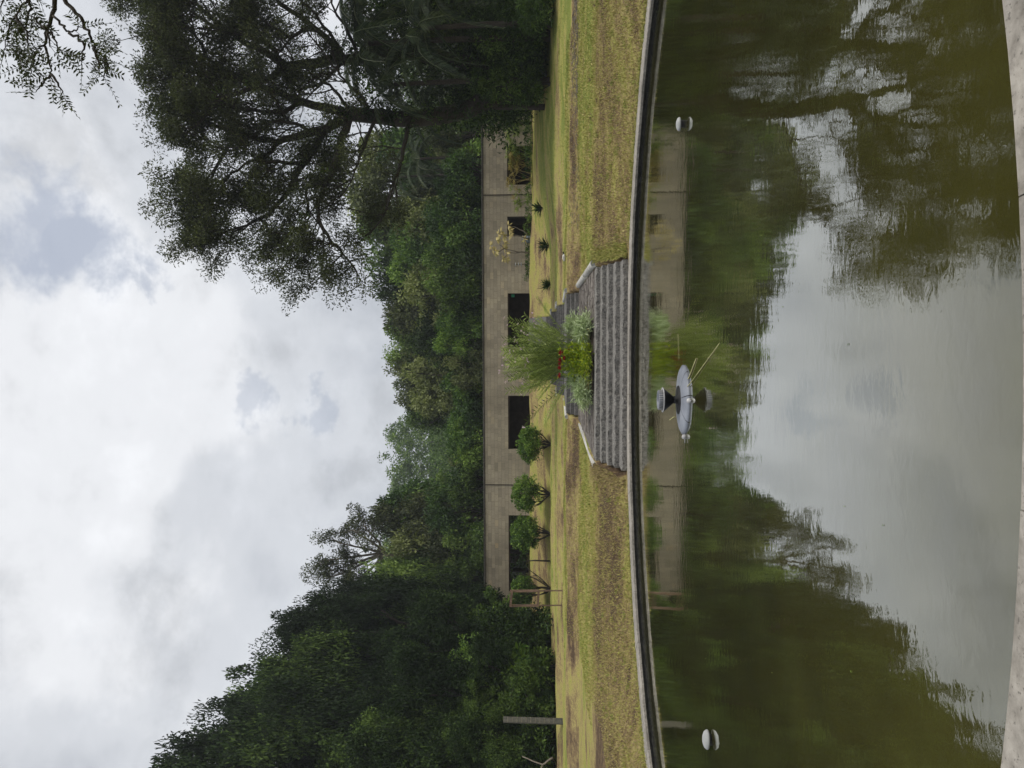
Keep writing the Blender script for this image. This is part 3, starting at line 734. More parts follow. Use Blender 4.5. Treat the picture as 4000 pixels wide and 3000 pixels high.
# generic branching skeleton ------------------------------------------------------------
def grow(tb, tips, p, d, L, r, depth, spread=.55, up=.1, nseg=3, kids=(2, 4), shrink=.72):
    P = [np.array(p, float)]; d = nrm(np.array(d, float))
    for i in range(nseg):
        d = nrm(d + rng.normal(0, .13, 3) + np.array([0, 0, up * .3])); P.append(P[-1] + d * L / nseg)
    tb.tube(P, np.linspace(r, r * .62, nseg + 1), 6 if r > .05 else 4, cap=False)
    if depth == 0: tips.append(P[-1]); tips.append(P[-2]); return
    for k in range(rng.integers(*kids)):
        dd = nrm(d + unit(1)[0] * spread + np.array([0, 0, up])); q = P[-1] if k == 0 else P[rng.integers(1, nseg + 1)]
        grow(tb, tips, q, dd, L * shrink * rng.uniform(.75, 1.2), r * .6, depth - 1, spread, up, nseg, kids, shrink)
def limb(tb, pts, r0, r1, n=7, wob=.0):
    P = np.array([list(p) for p in pts], float)
    k = len(P); x = np.linspace(0, k - 1, (k - 1) * 4 + 1)
    Q = np.stack([np.interp(x, np.arange(k), P[:, i]) for i in range(3)], 1)
    Q[1:-1] = (Q[:-2] + 2 * Q[1:-1] + Q[2:]) / 4
    if wob: Q[1:-1] += rng.normal(0, wob, Q[1:-1].shape)
    tb.tube(Q, np.linspace(r0, r1, len(Q)), n); return Q

# the big spreading tree: limbs follow the photograph, each at its own depth
big = empty('spreading_tree', Vector(ground(*st(at(2090, 330, 45))))); tag(big, 'huge spreading tree with mossy limbs leaning out over the lawn', 'tree')
tb = MB(); tips = []
base = Vector(big.location)
trunk_pts = [base - Vector((0, 0, .3)), at(1960, 365, 44), at(1800, 440, 43), at(1600, 470, 42), at(1370, 445, 41.5)]
limb(tb, trunk_pts, .62, .40, 10, .03)
trunk2 = limb(tb, [base + Vector((.5, .4, -.2)), at(1900, 260, 45), at(1640, 210, 44), at(1350, 230, 42.5), at(1120, 260, 41)], .5, .25, 9, .03)
mains = [
 ([(1370, 445, 41.5), (1230, 520, 40.5), (1080, 560, 40), (930, 520, 39.5), (800, 480, 39)], .30, .07),
 ([(1290, 490, 41), (1180, 640, 40), (1120, 760, 39), (1020, 860, 38.5), (900, 900, 38)], .24, .05),
 ([(1370, 445, 41.5), (1330, 560, 40), (1290, 690, 39), (1230, 830, 38), (1300, 950, 37.5), (1380, 1040, 37)], .24, .04),
 ([(1290, 690, 39), (1190, 740, 38.5), (1210, 850, 38), (1180, 900, 37.7)], .12, .03),
 ([(1370, 445, 41.5), (1180, 400, 41), (980, 330, 40), (820, 240, 39.5), (750, 120, 39)], .28, .06),
 ([(1120, 260, 41), (950, 160, 40), (800, 60, 40), (720, -60, 40)], .22, .06),
 ([(1120, 260, 41), (1000, 340, 39), (870, 380, 38), (810, 420, 37.5)], .2, .05),
 ([(1350, 230, 42.5), (1220, 100, 41), (1060, -20, 40), (900, -160, 40)], .2, .06),
 ([(800, 240, 39.5), (700, 200, 39), (710, 110, 38.5), (650, 60, 38.3)], .12, .03),
 ([(1600, 470, 42), (1570, 620, 40), (1540, 720, 39), (1500, 840, 38.5)], .14, .03),
 ([(930, 520, 39.5), (860, 620, 39), (820, 720, 38.5), (800, 800, 38)], .12, .03),
 ([(1180, 400, 41), (1080, 440, 39.5), (960, 430, 38.5), (840, 400, 38), (780, 360, 38)], .14, .03),
 ([(1120, 260, 41), (1060, 180, 39.5), (930, 120, 39), (800, 90, 38.5), (740, 40, 38.5), (670, -20, 38.5)], .16, .03),
 ([(980, 330, 40), (900, 300, 39), (810, 320, 38.5), (750, 300, 38)], .12, .03),
 ([(1350, 230, 42.5), (1260, 330, 41), (1150, 350, 40), (1080, 330, 39.5)], .12, .03),
 ([(1220, 100, 41), (1130, 150, 40), (1000, 60, 39.5), (880, -20, 39)], .12, .03),
 ([(1350, 230, 42.5), (1290, 130, 41), (1210, 30, 40), (1120, -60, 40)], .12, .03),
 ([(1370, 445, 41.5), (1330, 370, 40.5), (1240, 300, 39.5), (1150, 240, 39)], .12, .03),
 ([(1450, 460, 41.5), (1420, 380, 40.5), (1330, 300, 39.5), (1260, 200, 39)], .12, .03),
 ([(1480, 450, 41.5), (1430, 540, 40), (1400, 640, 39), (1350, 740, 38.5)], .12, .03),
 ([(1400, 225, 42.5), (1360, 120, 41), (1300, 40, 40.5), (1290, -60, 40)], .12, .03),
 ([(1230, 520, 40.5), (1160, 480, 40), (1060, 470, 39), (900, 600, 38.5), (840, 560, 38)], .12, .03),
 ([(1020, 860, 38.5), (1080, 940, 38), (1180, 990, 37.5), (1260, 1010, 37.2)], .08, .02),
 ([(1180, 640, 40), (1100, 640, 39), (980, 620, 38), (880, 700, 38), (860, 780, 38)], .12, .03),
 ([(1080, 560, 40), (1000, 680, 39.5), (930, 760, 39), (880, 840, 38.5)], .14, .03),
]
for pts, r0, r1 in mains:
    Q = limb(tb, [at(*p) for p in pts], r0, r1, 7, .05)
    for i in range(3, len(Q), 1):
        if rng.random() < .74:
            d = nrm(Q[i] - Q[i - 1]); grow(tb, tips, Q[i], nrm(d * .5 + unit(1)[0] * .9 + np.array([0, -.1, .45])), rng.uniform(1.0, 1.9), .045, 2, .75, .25, 3, (2, 4), .72)
    grow(tb, tips, Q[-1], nrm(Q[-1] - Q[-2]), 1.3, .05, 2, .7, .2)
put('trunk', tb, MAT['bark'], big, True)
tips = np.array(tips)
tcx = np.array([(p[0] / p[1], (p[2] - 2) / p[1]) for p in tips])
mb = MB()
clump_leaves(mb, tips + rng.normal(0, .1, tips.shape), rng.uniform(.4, .8, len(tips)), max(8, int(180000 / len(tips))), .17, .065, np.clip(rng.normal(.45, .16, len(tips)), 0, 1), .15, .2, (1, 1, .7))

put('crown', mb, MAT['leaf_big'], big)
# mossy ferns and bromeliads growing on its limbs
mb = MB(); P = np.array([list(at(*p)) for pts, _, _ in mains[:8] for p in pts[:3]])
clump_leaves(mb, P + np.array([0, -.1, .15]), np.full(len(P), .38), 70, .34, .05, np.clip(rng.normal(.6, .15, len(P)), 0, 1), .0, .5)
put('mossy_tufts', mb, MAT['leaf_lush'], big)
mb = MB(); P = []
for pts in (trunk_pts, [base, at(1900, 260, 45), at(1640, 210, 44), at(1350, 230, 42.5)]):
    P_ = np.array([list(p) for p in pts]); x = np.linspace(0, len(P_) - 1, 60)
    P.append(np.stack([np.interp(x, np.arange(len(P_)), P_[:, i]) for i in range(3)], 1))
P = np.concatenate(P); P += rng.normal(0, .35, P.shape) + np.array([0, -.45, 0])
clump_leaves(mb, P, rng.uniform(.35, .75, len(P)), 55, .2, .1, np.clip(rng.normal(.4, .22, len(P)), 0, 1), .4)
put('ivy', mb, MAT['leaf_dark'], big)

# open branching tree between the forest edge and the hill
ob = empty('open_branching_tree', Vector(ground(*st(at(1800, 2180, 74))))); tag(ob, 'thin open crowned tree with bare pale forks against the sky', 'tree')
tb = MB(); tips = []
Q = limb(tb, [Vector(ob.location), at(1700, 2190, 74), at(1520, 2170, 74), at(1480, 2150, 74)], .35, .2, 8, .03)
for ex_ in ((1380, 2070), (1320, 2120), (1270, 2190), (1310, 2250), (1420, 2050), (1380, 2290), (1290, 2230), (1440, 2270)):
    q = limb(tb, [at(1500, 2160, 74), at((1500 + ex_[0]) / 2 + 10, (2160 + ex_[1]) / 2, 73.5), at(ex_[0], ex_[1], 73)], .16, .06, 6, .05)
    for i in range(3, len(q)): grow(tb, tips, q[i], nrm(q[-1] - q[-3] + unit(1)[0] * 1.2), 1.5, .05, 1, .8, .3)
put('trunk', tb, MAT['bark_pale'], ob, True)
tips = np.array(tips); mb = MB(); clump_leaves(mb, tips, rng.uniform(.35, .9, len(tips)), 44, .26, .11, np.clip(rng.normal(.5, .15, len(tips)), 0, 1))
put('crown', mb, MAT['leaf_big'], ob)

# ------------------------------------------------------------------ palms under the spreading tree
def frond_mesh(seed, L, droop, nl, lf, mat):
    global rng
    keep = rng; rng = np.random.default_rng(seed)
    k = 14; u = np.linspace(0, 1, k)
    P = np.stack([L * u * (1 - .12 * u), np.zeros(k) + .05 * np.sin(u * 3 + seed), L * (.42 * u - droop * u ** 2.3)], 1)
    mb = MB(); mb.tube(P, np.linspace(.03, .006, k), 4, .9, False)
    uu = np.repeat(np.linspace(.1, .99, nl), 2); side = np.tile([1, -1], nl)
    B = np.stack([np.interp(uu, u, P[:, i]) for i in range(3)], 1)
    tang = np.stack([np.interp(uu, u, np.gradient(P[:, i], u)) for i in range(3)], 1); tang = nrm(tang)
    D = nrm(tang * .55 + np.stack([np.zeros_like(uu), side * .8, -.55 - .35 * rng.random(len(uu))], 1))
    N = nrm(np.stack([np.zeros_like(uu), side * .5, np.ones_like(uu)], 1) + rng.normal(0, .15, (len(uu), 3)))
    ll = lf * np.sin(np.pi * (.12 + .83 * uu)) ** .6 * rng.uniform(.85, 1.1, len(uu))
    mb.leaves(B, D, N, ll, lf * .075, np.clip(rng.normal(.45, .2, len(uu)), 0, 1), .03)
    rng = keep; return mb.mesh('frond', MAT[mat])
FR = [frond_mesh(60 + i, L, dr, 46, lf, 'leaf_palm') for i, (L, dr, lf) in enumerate([(3.4, .85, .75), (3.8, 1.1, .8), (3.0, .65, .7), (3.6, 1.35, .75)])]
def palm(px, py, T, nf, sc, label, rz=0.0, base_px=2090, lean=0.0):
    head = at(px, py, T); s_, t_ = st(head); g = ground(s_ + lean, t_)
    root = empty('palm', g); tag(root, label, 'palm', 'palms in the shade of the spreading tree')
    tb = MB(); limb(tb, [Vector(g) - Vector((0, 0, .2)), (Vector(g) + head) / 2 + Vector((.1, 0, 0)), head], .20, .12, 8); put('trunk', tb, MAT['bark'], root, True)
    for i in range(nf):
        o = obj('frond', FR[i % 4], root); o.location = head - Vector(g); a = rz + i * 2.399
        o.rotation_euler = (rng.normal(0, .1), R(-38 + 60 * (i / nf)) + rng.normal(0, .1), a); o.scale = (sc * rng.uniform(.85, 1.1),) * 3
palm(1440, 170, 40, 17, 1.15, 'large drooping palm hanging below the spreading tree crown', .3)
palm(1540, 330, 41, 15, 1.0, 'drooping palm closest to the mossy trunk', 1.1)
palm(1400, -20, 39, 16, 1.1, 'palm half cut off by the picture border, highest up', 2.0)
palm(1660, 110, 39, 15, 1.0, 'lower drooping palm over the dark undergrowth', .8)
palm(1660, 430, 44, 12, .8, 'slim palm beside the wall end behind the leaning trunk', .2)
palm(1700, -60, 38, 14, 1.0, 'low palm at the picture border over the brush', 1.7)
palm(1640, 620, 70, 12, 1.0, 'green palm rising behind the building roof next to the mossy trunk', 1.2)
palm(1560, 690, 74, 12, 1.1, 'pale green palm standing on the slope above the papyrus', .4)
# dark brush at its foot: separate bushes
def bush(name, px_top, px_bot, py, T, w_px, n, leaf, mat, label, cat='bush', group=None, aspect=.4, clumps=60, droop=.2, spiky=False):
    bot = at(px_bot, py, T); s_, t_ = st(bot); g = Vector(ground(s_, t_))
    H = at(px_top, py, T).z - g.z; rx = w_px * mpp(T) / 2
    root = empty(name, g); tag(root, label, cat, group)
    d = unit(clumps); d[:, 2] = np.abs(d[:, 2]); rr = rng.random(clumps) ** .4
    C = d * rr[:, None] * np.array([rx * .85, rx * .7, H * .82]) + np.array([0, 0, H * .1])
    mb = MB()
    if spiky:
        kk = clumps * n; dd = unit(kk); dd[:, 2] = np.abs(dd[:, 2]) * .9 + .15; dd = nrm(dd)
        B = dd * rng.random((kk, 1)) * .25 * rx + np.array([0, 0, .05]); N = nrm(unit(kk) * .4 + np.array([0, 0, 1.]))
        Ls = leaf * rng.uniform(.6, 1.15, kk)
        mb.leaves(B, dd + np.array([0, 0, -.1]), N, Ls, leaf * aspect, np.clip(rng.normal(.5, .2, kk), 0, 1), .12)
    else:
        clump_leaves(mb, C, rng.uniform(.16, .34, clumps) * min(rx, H), n, leaf, leaf * aspect, np.clip(rng.normal(.45, .2, clumps), 0, 1), droop)
    obj('foliage', mb.mesh('foliage', MAT[mat]), root)
    tb = MB()
    for j in range(6):
        e = C[rng.integers(clumps)]; tb.tube([(rng.normal(0, .04), rng.normal(0, .04), -.1), e * .5 + np.array([0, 0, .05]), e], [.035, .022, .008], 5)
    obj('stems', tb.mesh('stems', MAT['bark'], True), root)
    return root
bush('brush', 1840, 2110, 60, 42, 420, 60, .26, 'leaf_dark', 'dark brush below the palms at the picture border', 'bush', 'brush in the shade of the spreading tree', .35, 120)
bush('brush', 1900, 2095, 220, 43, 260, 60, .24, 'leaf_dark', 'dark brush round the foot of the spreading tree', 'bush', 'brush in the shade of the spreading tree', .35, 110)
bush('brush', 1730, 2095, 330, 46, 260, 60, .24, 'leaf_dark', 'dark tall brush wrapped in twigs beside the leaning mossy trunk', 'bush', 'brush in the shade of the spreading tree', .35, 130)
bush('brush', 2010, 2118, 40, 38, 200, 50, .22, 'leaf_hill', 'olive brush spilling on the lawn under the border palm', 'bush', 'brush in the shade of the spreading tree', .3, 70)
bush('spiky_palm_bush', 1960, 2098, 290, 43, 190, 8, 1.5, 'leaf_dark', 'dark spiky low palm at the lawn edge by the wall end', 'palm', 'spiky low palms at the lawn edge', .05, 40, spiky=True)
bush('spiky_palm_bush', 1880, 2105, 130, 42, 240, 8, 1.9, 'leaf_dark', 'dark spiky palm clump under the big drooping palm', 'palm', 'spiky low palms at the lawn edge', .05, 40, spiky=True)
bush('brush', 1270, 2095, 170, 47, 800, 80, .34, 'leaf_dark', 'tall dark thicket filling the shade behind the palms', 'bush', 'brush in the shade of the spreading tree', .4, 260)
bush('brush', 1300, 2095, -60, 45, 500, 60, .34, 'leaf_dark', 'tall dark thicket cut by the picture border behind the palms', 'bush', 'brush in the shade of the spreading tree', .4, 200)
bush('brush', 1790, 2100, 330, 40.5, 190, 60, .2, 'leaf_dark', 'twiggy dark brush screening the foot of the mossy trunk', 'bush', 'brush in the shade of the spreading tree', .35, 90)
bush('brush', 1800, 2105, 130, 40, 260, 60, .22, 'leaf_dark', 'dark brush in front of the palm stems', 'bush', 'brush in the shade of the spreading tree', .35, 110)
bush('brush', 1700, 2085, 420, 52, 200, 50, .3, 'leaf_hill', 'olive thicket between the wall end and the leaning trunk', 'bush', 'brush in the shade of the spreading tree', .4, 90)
# ------------------------------------------------------------------ forest edge: undergrowth, bushes, creepers
fb = [
 (1900, 2160, 2990, 40, 260, 'leaf_dark', .26, 'dark bush at the picture border behind the fallen branch'),
 (1930, 2165, 2890, 41, 200, 'leaf_dark', .24, 'dark bush beside the concrete post, on the border side'),
 (1960, 2160, 2750, 42, 200, 'leaf_hill', .24, 'green bush beside the concrete post, towards the building'),
 (1900, 2158, 2650, 43, 230, 'leaf_dark', .26, 'dark bush in the forest shade behind the lit undergrowth'),
 (1960, 2155, 2560, 46, 180, 'leaf_dark', .26, 'dark bush near the leaning tree at the end of the bank'),
 (1850, 2150, 2480, 50.5, 220, 'leaf_dark', .3, 'dark bush behind the leaning tree'),
]
for a, b, y, T, w, mt, lf, lab in fb: bush('bush', a, b, y, T, w, 60, lf, mt, lab, 'bush', 'bushes along the forest edge', .5, 110)
bush('creeper_mound', 1742, 1850, 2505, 49, 150, 70, .20, 'leaf_lush', 'bright green mound of creeper hanging high in the dark forest', 'creeper', None, .6, 90)
def spray(name, px0, px1, py, T, w_px, n, leaf, aspect, mat, label, cat):
    c0, c1 = at(px1, py, T), at(px0, py, T); s_, t_ = st(c0); g = Vector(ground(s_, t_)); root = empty(name, g); tag(root, label, cat)
    k = 70; u = rng.random(k); C = np.array([list(c0 + (c1 - c0) * float(q) + Vector((rng.normal(0, w_px * mpp(T) * .3), rng.normal(0, .4), 0)) - g) for q in u])
    mb = MB(); clump_leaves(mb, C, np.full(k, .38), n, leaf, leaf * aspect, np.clip(rng.normal(.6, .2, k), 0, 1), .3)
    obj('foliage', mb.mesh('foliage', MAT[mat]), root)
    tb = MB()
    for j in range(8): e = C[rng.integers(k)]; tb.tube([(rng.normal(0, .1), 0, -.1), e * .5 + np.array([rng.normal(0, .1), 0, 0]), e], [.03, .02, .008], 5)
    obj('stems', tb.mesh('stems', MAT['bark'], True), root)
spray('creeper_curtain', 1760, 1990, 2600, 44, 160, 40, .2, .5, 'leaf_lush', 'loose curtain of bright creeper in front of the dark forest trees', 'creeper')
spray('undergrowth_spray', 2010, 2110, 2700, 42, 150, 34, .22, .4, 'leaf_lush', 'light green undergrowth leaning out of the forest shade', 'plant')
spray('big_leaf_plant', 2010, 2080, 2600, 43, 90, 6, .5, .55, 'leaf_lush', 'large leaved green plant between bank and forest shade', 'plant')
P3 = []; Rr = []
for _ in range(700):
    p = at(2150, rng.uniform(2380, 3300), rng.uniform(44, 60)); s_, t_ = st(p); P3.append(ground(s_, t_, rng.uniform(.2, 4.5))); Rr.append(rng.uniform(.4, .9))
mb = MB(); clump_leaves(mb, np.array(P3), np.array(Rr), 45, .26, .13, np.clip(rng.normal(.35, .2, len(P3)), 0, 1))
tag(obj('forest_undergrowth', mb.mesh('forest_undergrowth', MAT['leaf_dark'])), 'dark tangled undergrowth on the forest floor', 'undergrowth', kind='stuff')

# clipped bushes, sapling, leaning tree on the bank
def clipped(px0, px1, y0, y1, T, label, lush=.6, base_px=2150, trunk_h=.5):
    yc = (y0 + y1) / 2; base = at(base_px, yc, T); s_, t_ = st(base); g = Vector(ground(s_, t_)); root = empty('clipped_bush', g)
    tag(root, label, 'bush', 'clipped bushes on the bank')
    zt = at(px0, yc, T).z - g.z; zb = at(px1, yc, T).z - g.z; rx = (y1 - y0) / 2 * mpp(T)
    tb = MB(); tips = []
    for j in range(7):
        a = j * .9; grow(tb, tips, (rng.normal(0, .03), 0, -.05), (math.cos(a) * .7, math.sin(a) * .7, 1), zb * 1.2 + .25, .055, 2, .6, .3, 3, (2, 4), .6)
    obj('trunk', tb.mesh('trunk', MAT['bark'], True), root)
    k = 130; d = unit(k); C = d * (rng.random((k, 1)) ** .33) * np.array([rx * .9, rx * .9, (zt - zb) / 2 * .92]) + np.array([0, 0, (zt + zb) / 2])
    lt = np.clip(.5 + d[:, 0] * .1 + rng.normal(0, .18, k), 0, 1)
    mb = MB(); clump_leaves(mb, C, rng.uniform(.16, .30, k), 34, .17, .08, lt, .0, .5); obj('crown', mb.mesh('crown', MAT['leaf_lush']), root)
clipped(2020, 2125, 1658, 1812, 50.6, 'rounded clipped bush in front of the second doorway, nearest the stair')
clipped(1996, 2120, 1852, 2004, 50.6, 'rounded clipped bush, middle one of the three on the bank')
clipped(1994, 2118, 2006, 2168, 50.6, 'rounded clipped bush, third from the stair, half over the wide opening')
clipped(2000, 2095, 2250, 2352, 50.6, 'clipped bush with bare fanned stems behind the timber frame')
g = Vector(ground(*st(at(2150, 2192, 50.6)))); sap = empty('sapling', g); tag(sap, 'single dark sapling stem on the bank before the wide opening', 'sapling')
tb = MB(); tb.tube([(0, 0, -.1), (.03, 0, 1.2), (-.05, 0, at(2040, 2192, 50.6).z - g.z)], [.07, .05, .02], 6); obj('stem', tb.mesh('stem', MAT['bark'], True), sap)
mb = MB(); clump_leaves(mb, np.array([(-.05, 0, 2.2), (.2, 0, 2.0), (-.3, 0, 1.9)]), np.array([.3, .25, .25]), 40, .2, .09, np.array([.4, .5, .3])); obj('leaf_tuft', mb.mesh('leaf_tuft', MAT['leaf_dark']), sap)
g = Vector(ground(*st(at(2150, 2500, 49.5)))); lt_ = empty('leaning_tree', g); tag(lt_, 'dark leaning tree with a forked trunk at the end of the bank', 'tree')
tb = MB(); tips = []
Q = limb(tb, [Vector((0, 0, -.2)), at(2100, 2470, 49.5) - g, at(2060, 2440, 49.5) - g], .3, .2, 8)
for e in ((1960, 2360), (1930, 2420), (1990, 2480), (1960, 2540), (2040, 2380), (1900, 2460)):
    q = limb(tb, [at(2062, 2442, 49.5) - g, (at(2062, 2442, 49.5) + at(e[0], e[1], 49.0)) / 2 - g, at(e[0], e[1], 49.0) - g], .12, .04, 5, .04)
    for i in range(3, len(q)): grow(tb, tips, q[i], nrm(q[-1] - q[-3] + unit(1)[0] * 1.2), .8, .03, 1, .8, .2)
obj('trunk', tb.mesh('trunk', MAT['bark'], True), lt_)
tips = np.array(tips); mb = MB(); clump_leaves(mb, tips, rng.uniform(.25, .5, len(tips)), 60, .22, .1, np.clip(rng.normal(.45, .2, len(tips)), 0, 1)); obj('crown', mb.mesh('crown', MAT['leaf_hill']), lt_)

# ------------------------------------------------------------------ timber frame, concrete post, fallen branch
TF = 37.1
fa, fb_ = at(2193, 2308, TF), at(2190, 2365, TF); g = Vector(ground(*st((fa + fb_) / 2))); fr_ = empty('timber_frame', g); tag(fr_, 'open frame of weathered timber posts and two cross bars on the lawn', 'frame')
def bar(p, q, w, name, root, mat):
    p, q = Vector(p), Vector(q); tb = MB(); ax = (q - p).normalized(); a = ax.cross(Vector((0, 1, 0))).normalized() * w; b = ax.cross(a).normalized() * w
    V = [c + sx_ * a + sy_ * b for c in (p, q) for sx_, sy_ in ((-1, -1), (1, -1), (1, 1), (-1, 1))]
    tb.add([list(v - Vector(root.location)) for v in V], [(0, 1, 5, 4), (1, 2, 6, 5), (2, 3, 7, 6), (3, 0, 4, 7), (0, 3, 2, 1), (4, 5, 6, 7)]); return obj(name, tb.mesh(name, mat), root)
for y, xt, xb in ((2308, 1992, 2196), (2365, 1990, 2194)):
    bar(at(xb, y - 1, TF) - Vector((0, 0, .1)), at(2108, y, TF), .028, 'lower_post', fr_, MAT['wood']); bar(at(2106, y, TF), at(xt, y + 1, TF), .055, 'upper_post', fr_, MAT['wood'])
bar(at(2000, 2306, TF - .12), at(1994, 2368, TF - .12), .06, 'cross_bar', fr_, MAT['wood']); bar(at(2104, 2306, TF - .12), at(2101, 2368, TF - .12), .06, 'cross_bar', fr_, MAT['wood'])

pc = at(2196, 2818, 37.0); g = Vector(ground(*st(pc))); post = empty('concrete_post', g, R(38)); tag(post, 'tall stained concrete post with a row of notches at the forest edge', 'post')
PH = at(1966, 2800, 37.0).z - g.z; w1, w2 = .14, .11
mb = MB(); mb.box((-w1, -w2, -.2), (w1, w2, PH), .5); obj('shaft', mb.mesh('shaft', MAT['concrete']), post)
nN = 11
for k in range(nN):
    z = .62 + k * (PH - .75) / (nN - 1)
    mb = MB(); mb.box((w1 - .0, -w2 * .55, z - .09), (w1 + .006, w2 * .55, z + .06), .5); obj('notch', mb.mesh('notch', MAT['black']), post)
    mb = MB(); mb.box((-w1 * .96, -w2 - .008, z - .13), (w1 * .96, -w2, z - .105), .5); obj('band', mb.mesh('band', MAT['mortar']), post)
g = Vector(ground(*st(at(2160, 2985, 37.5)))); fbn = empty('fallen_branch', g); tag(fbn, 'bare fallen branch leaning out of the forest at the picture border', 'branch')
tb = MB(); limb(tb, [at(2160, 2960, 37.5) - g, at(2120, 2990, 37.5) - g, at(2040, 2955, 38.0) - g], .06, .03, 6, .02); limb(tb, [at(2120, 2990, 37.5) - g, at(2110, 3005, 37.5) - g, at(2150, 3060, 37.5) - g], .05, .03, 6, .02)
obj('wood', tb.mesh('wood', MAT['bark_pale'], True), fbn)

# ------------------------------------------------------------------ along the building wall
def hedge(y0, y1, px_t, px_b, T, label, mat='leaf_lush'):
    a, b = at(px_b, y0, T), at(px_b, y1, T); sa, _ = st(a); sb, _ = st(b); g = S((sa + sb) / 2, T, float(hgt((sa + sb) / 2, T))); root = empty('hedge', g); tag(root, label, 'hedge')
    n = int(abs(sa - sb) * 9); P = []
    for _ in range(n):
        s_ = rng.uniform(min(sa, sb), max(sa, sb)); zt = at(px_t, 1500, T).z + .12 * math.sin(s_ * 1.7) - .12; zb = float(hgt(s_, T))
        P.append(S(s_, T + rng.uniform(-.35, .35), rng.uniform(zb + .05, max(zb + .2, zt))) - g)
    mb = MB(); clump_leaves(mb, np.array([list(p) for p in P]), rng.uniform(.14, .26, n), 26, .15, .06, np.clip(rng.normal(.5, .22, n), 0, 1), .0, .4); obj('foliage', mb.mesh('foliage', MAT[mat]), root)
    tb = MB()
    for k in range(0, n, 12): p = P[k]; tb.tube([(p.x, p.y, -.2), (p.x, p.y, p.z)], [.02, .01], 4)
    obj('stems', tb.mesh('stems', MAT['bark']), root)
hedge(380, 700, 2050, 2082, 54.6, 'green hedge at the wall foot below the narrow slots')
hedge(720, 920, 2052, 2082, 54.7, 'green hedge at the wall foot below the small window', 'leaf_hill')
hedge(950, 1090, 2052, 2068, 55.0, 'low dark hedge at the wall foot behind the white lamp heads', 'leaf_hill')
def papyrus(y, px_t, T, n, spread, label, tan, tuft=.42):
    g = Vector(ground(*st(at(2068, y, T)))); root = empty('papyrus', g); tag(root, label, 'papyrus', 'papyrus along the wall')
    tb = MB(); mb = MB(); H = at(px_t, y, T).z - g.z
    for j in range(n):
        e = np.array([rng.normal(0, spread), rng.normal(0, .15), H * rng.uniform(.55, 1.0) - tuft * .3]); b = np.array([rng.normal(0, spread * .4), rng.normal(0, .12), -.05])
        tb.tube([b, (b + e) / 2 + np.array([rng.normal(0, .05), 0, .1]), e], [.018, .014, .009], 4, .5, False)
        k = 34; dd = unit(k); dd[:, 2] = dd[:, 2] * .6 + .35; dd = nrm(dd)
        mb.leaves(np.repeat(e[None], k, 0), dd, nrm(unit(k) + np.array([0, 0, 1.])), tuft * rng.uniform(.6, 1.1, k), .035, np.clip(rng.normal(.5, .2, k), 0, 1), -.1)
    obj('stems', tb.mesh('stems', MAT['leaf_straw' if tan else 'leaf_orchid']), root); tag(obj('tufts', mb.mesh('tufts', MAT['leaf_straw' if tan else 'leaf_orchid']), root), kind='stuff')
papyrus(505, 1975, 55.0, 16, .55, 'green papyrus standing beside the two narrow slots', False)
papyrus(600, 1968, 55.0, 18, .6, 'dense green papyrus in the wide overgrown opening', False)
papyrus(645, 1985, 54.8, 16, .5, 'dry straw coloured papyrus in the wide overgrown opening', True, .36)
papyrus(700, 1970, 54.8, 9, .6, 'loose dry papyrus arching beside the overgrown opening', True, .4)
papyrus(780, 1990, 54.9, 12, .5, 'thin green papyrus under the expansion joint', False, .35)
papyrus(415, 1985, 54.9, 12, .4, 'green papyrus nearest the wall end in the tree shade', False, .35)
# yellow fan leaved sapling
g = Vector(ground(*st(at(2068, 950, 54.4)))); fs = empty('fan_leaf_tree', g); tag(fs, 'spindly bare stemmed tree with pale yellow fan leaves by the small window', 'tree')
tb = MB(); mb = MB()
for pts in ([(2068, 935), (2000, 915), (1975, 920), (1945, 915)], [(2062, 915), (2020, 890), (1985, 880)], [(2066, 985), (2010, 982), (1968, 972), (1940, 940)], [(1968, 972), (1945, 985), (1915, 962)], [(2040, 984), (1985, 990), (1965, 1010)]):
    limb(tb, [at(a, b, 54.4) - g for a, b in pts], .05, .015, 5, .02)
for a, b in ((1945, 915), (1955, 905), (1965, 925), (1985, 882), (1990, 900), (1940, 940), (1915, 960), (1925, 975), (1935, 985), (1970, 950), (1968, 970), (1978, 985), (1963, 1010), (1978, 1015), (1990, 920), (2045, 935)):
    e = np.array(at(a, b, 54.3 + rng.normal(0, .15)) - g); k = 9; an = rng.uniform(-1.2, 1.2, k) + R(90)
    dd = nrm(np.stack([np.cos(an) * .9, rng.normal(0, .2, k), -np.abs(np.sin(an)) * .5 + rng.normal(.1, .25, k)], 1)); mb.leaves(np.repeat(e[None], k, 0), dd, nrm(unit(k) * .4 + np.array([0, -1., .6])), .42 * rng.uniform(.7, 1.1, k), .13, np.clip(rng.normal(.7, .18, k), 0, 1), .0)
obj('stems', tb.mesh('stems', MAT['bark_pale'], True), fs); obj('fan_leaves', mb.mesh('fan_leaves', MAT['leaf_straw']), fs)
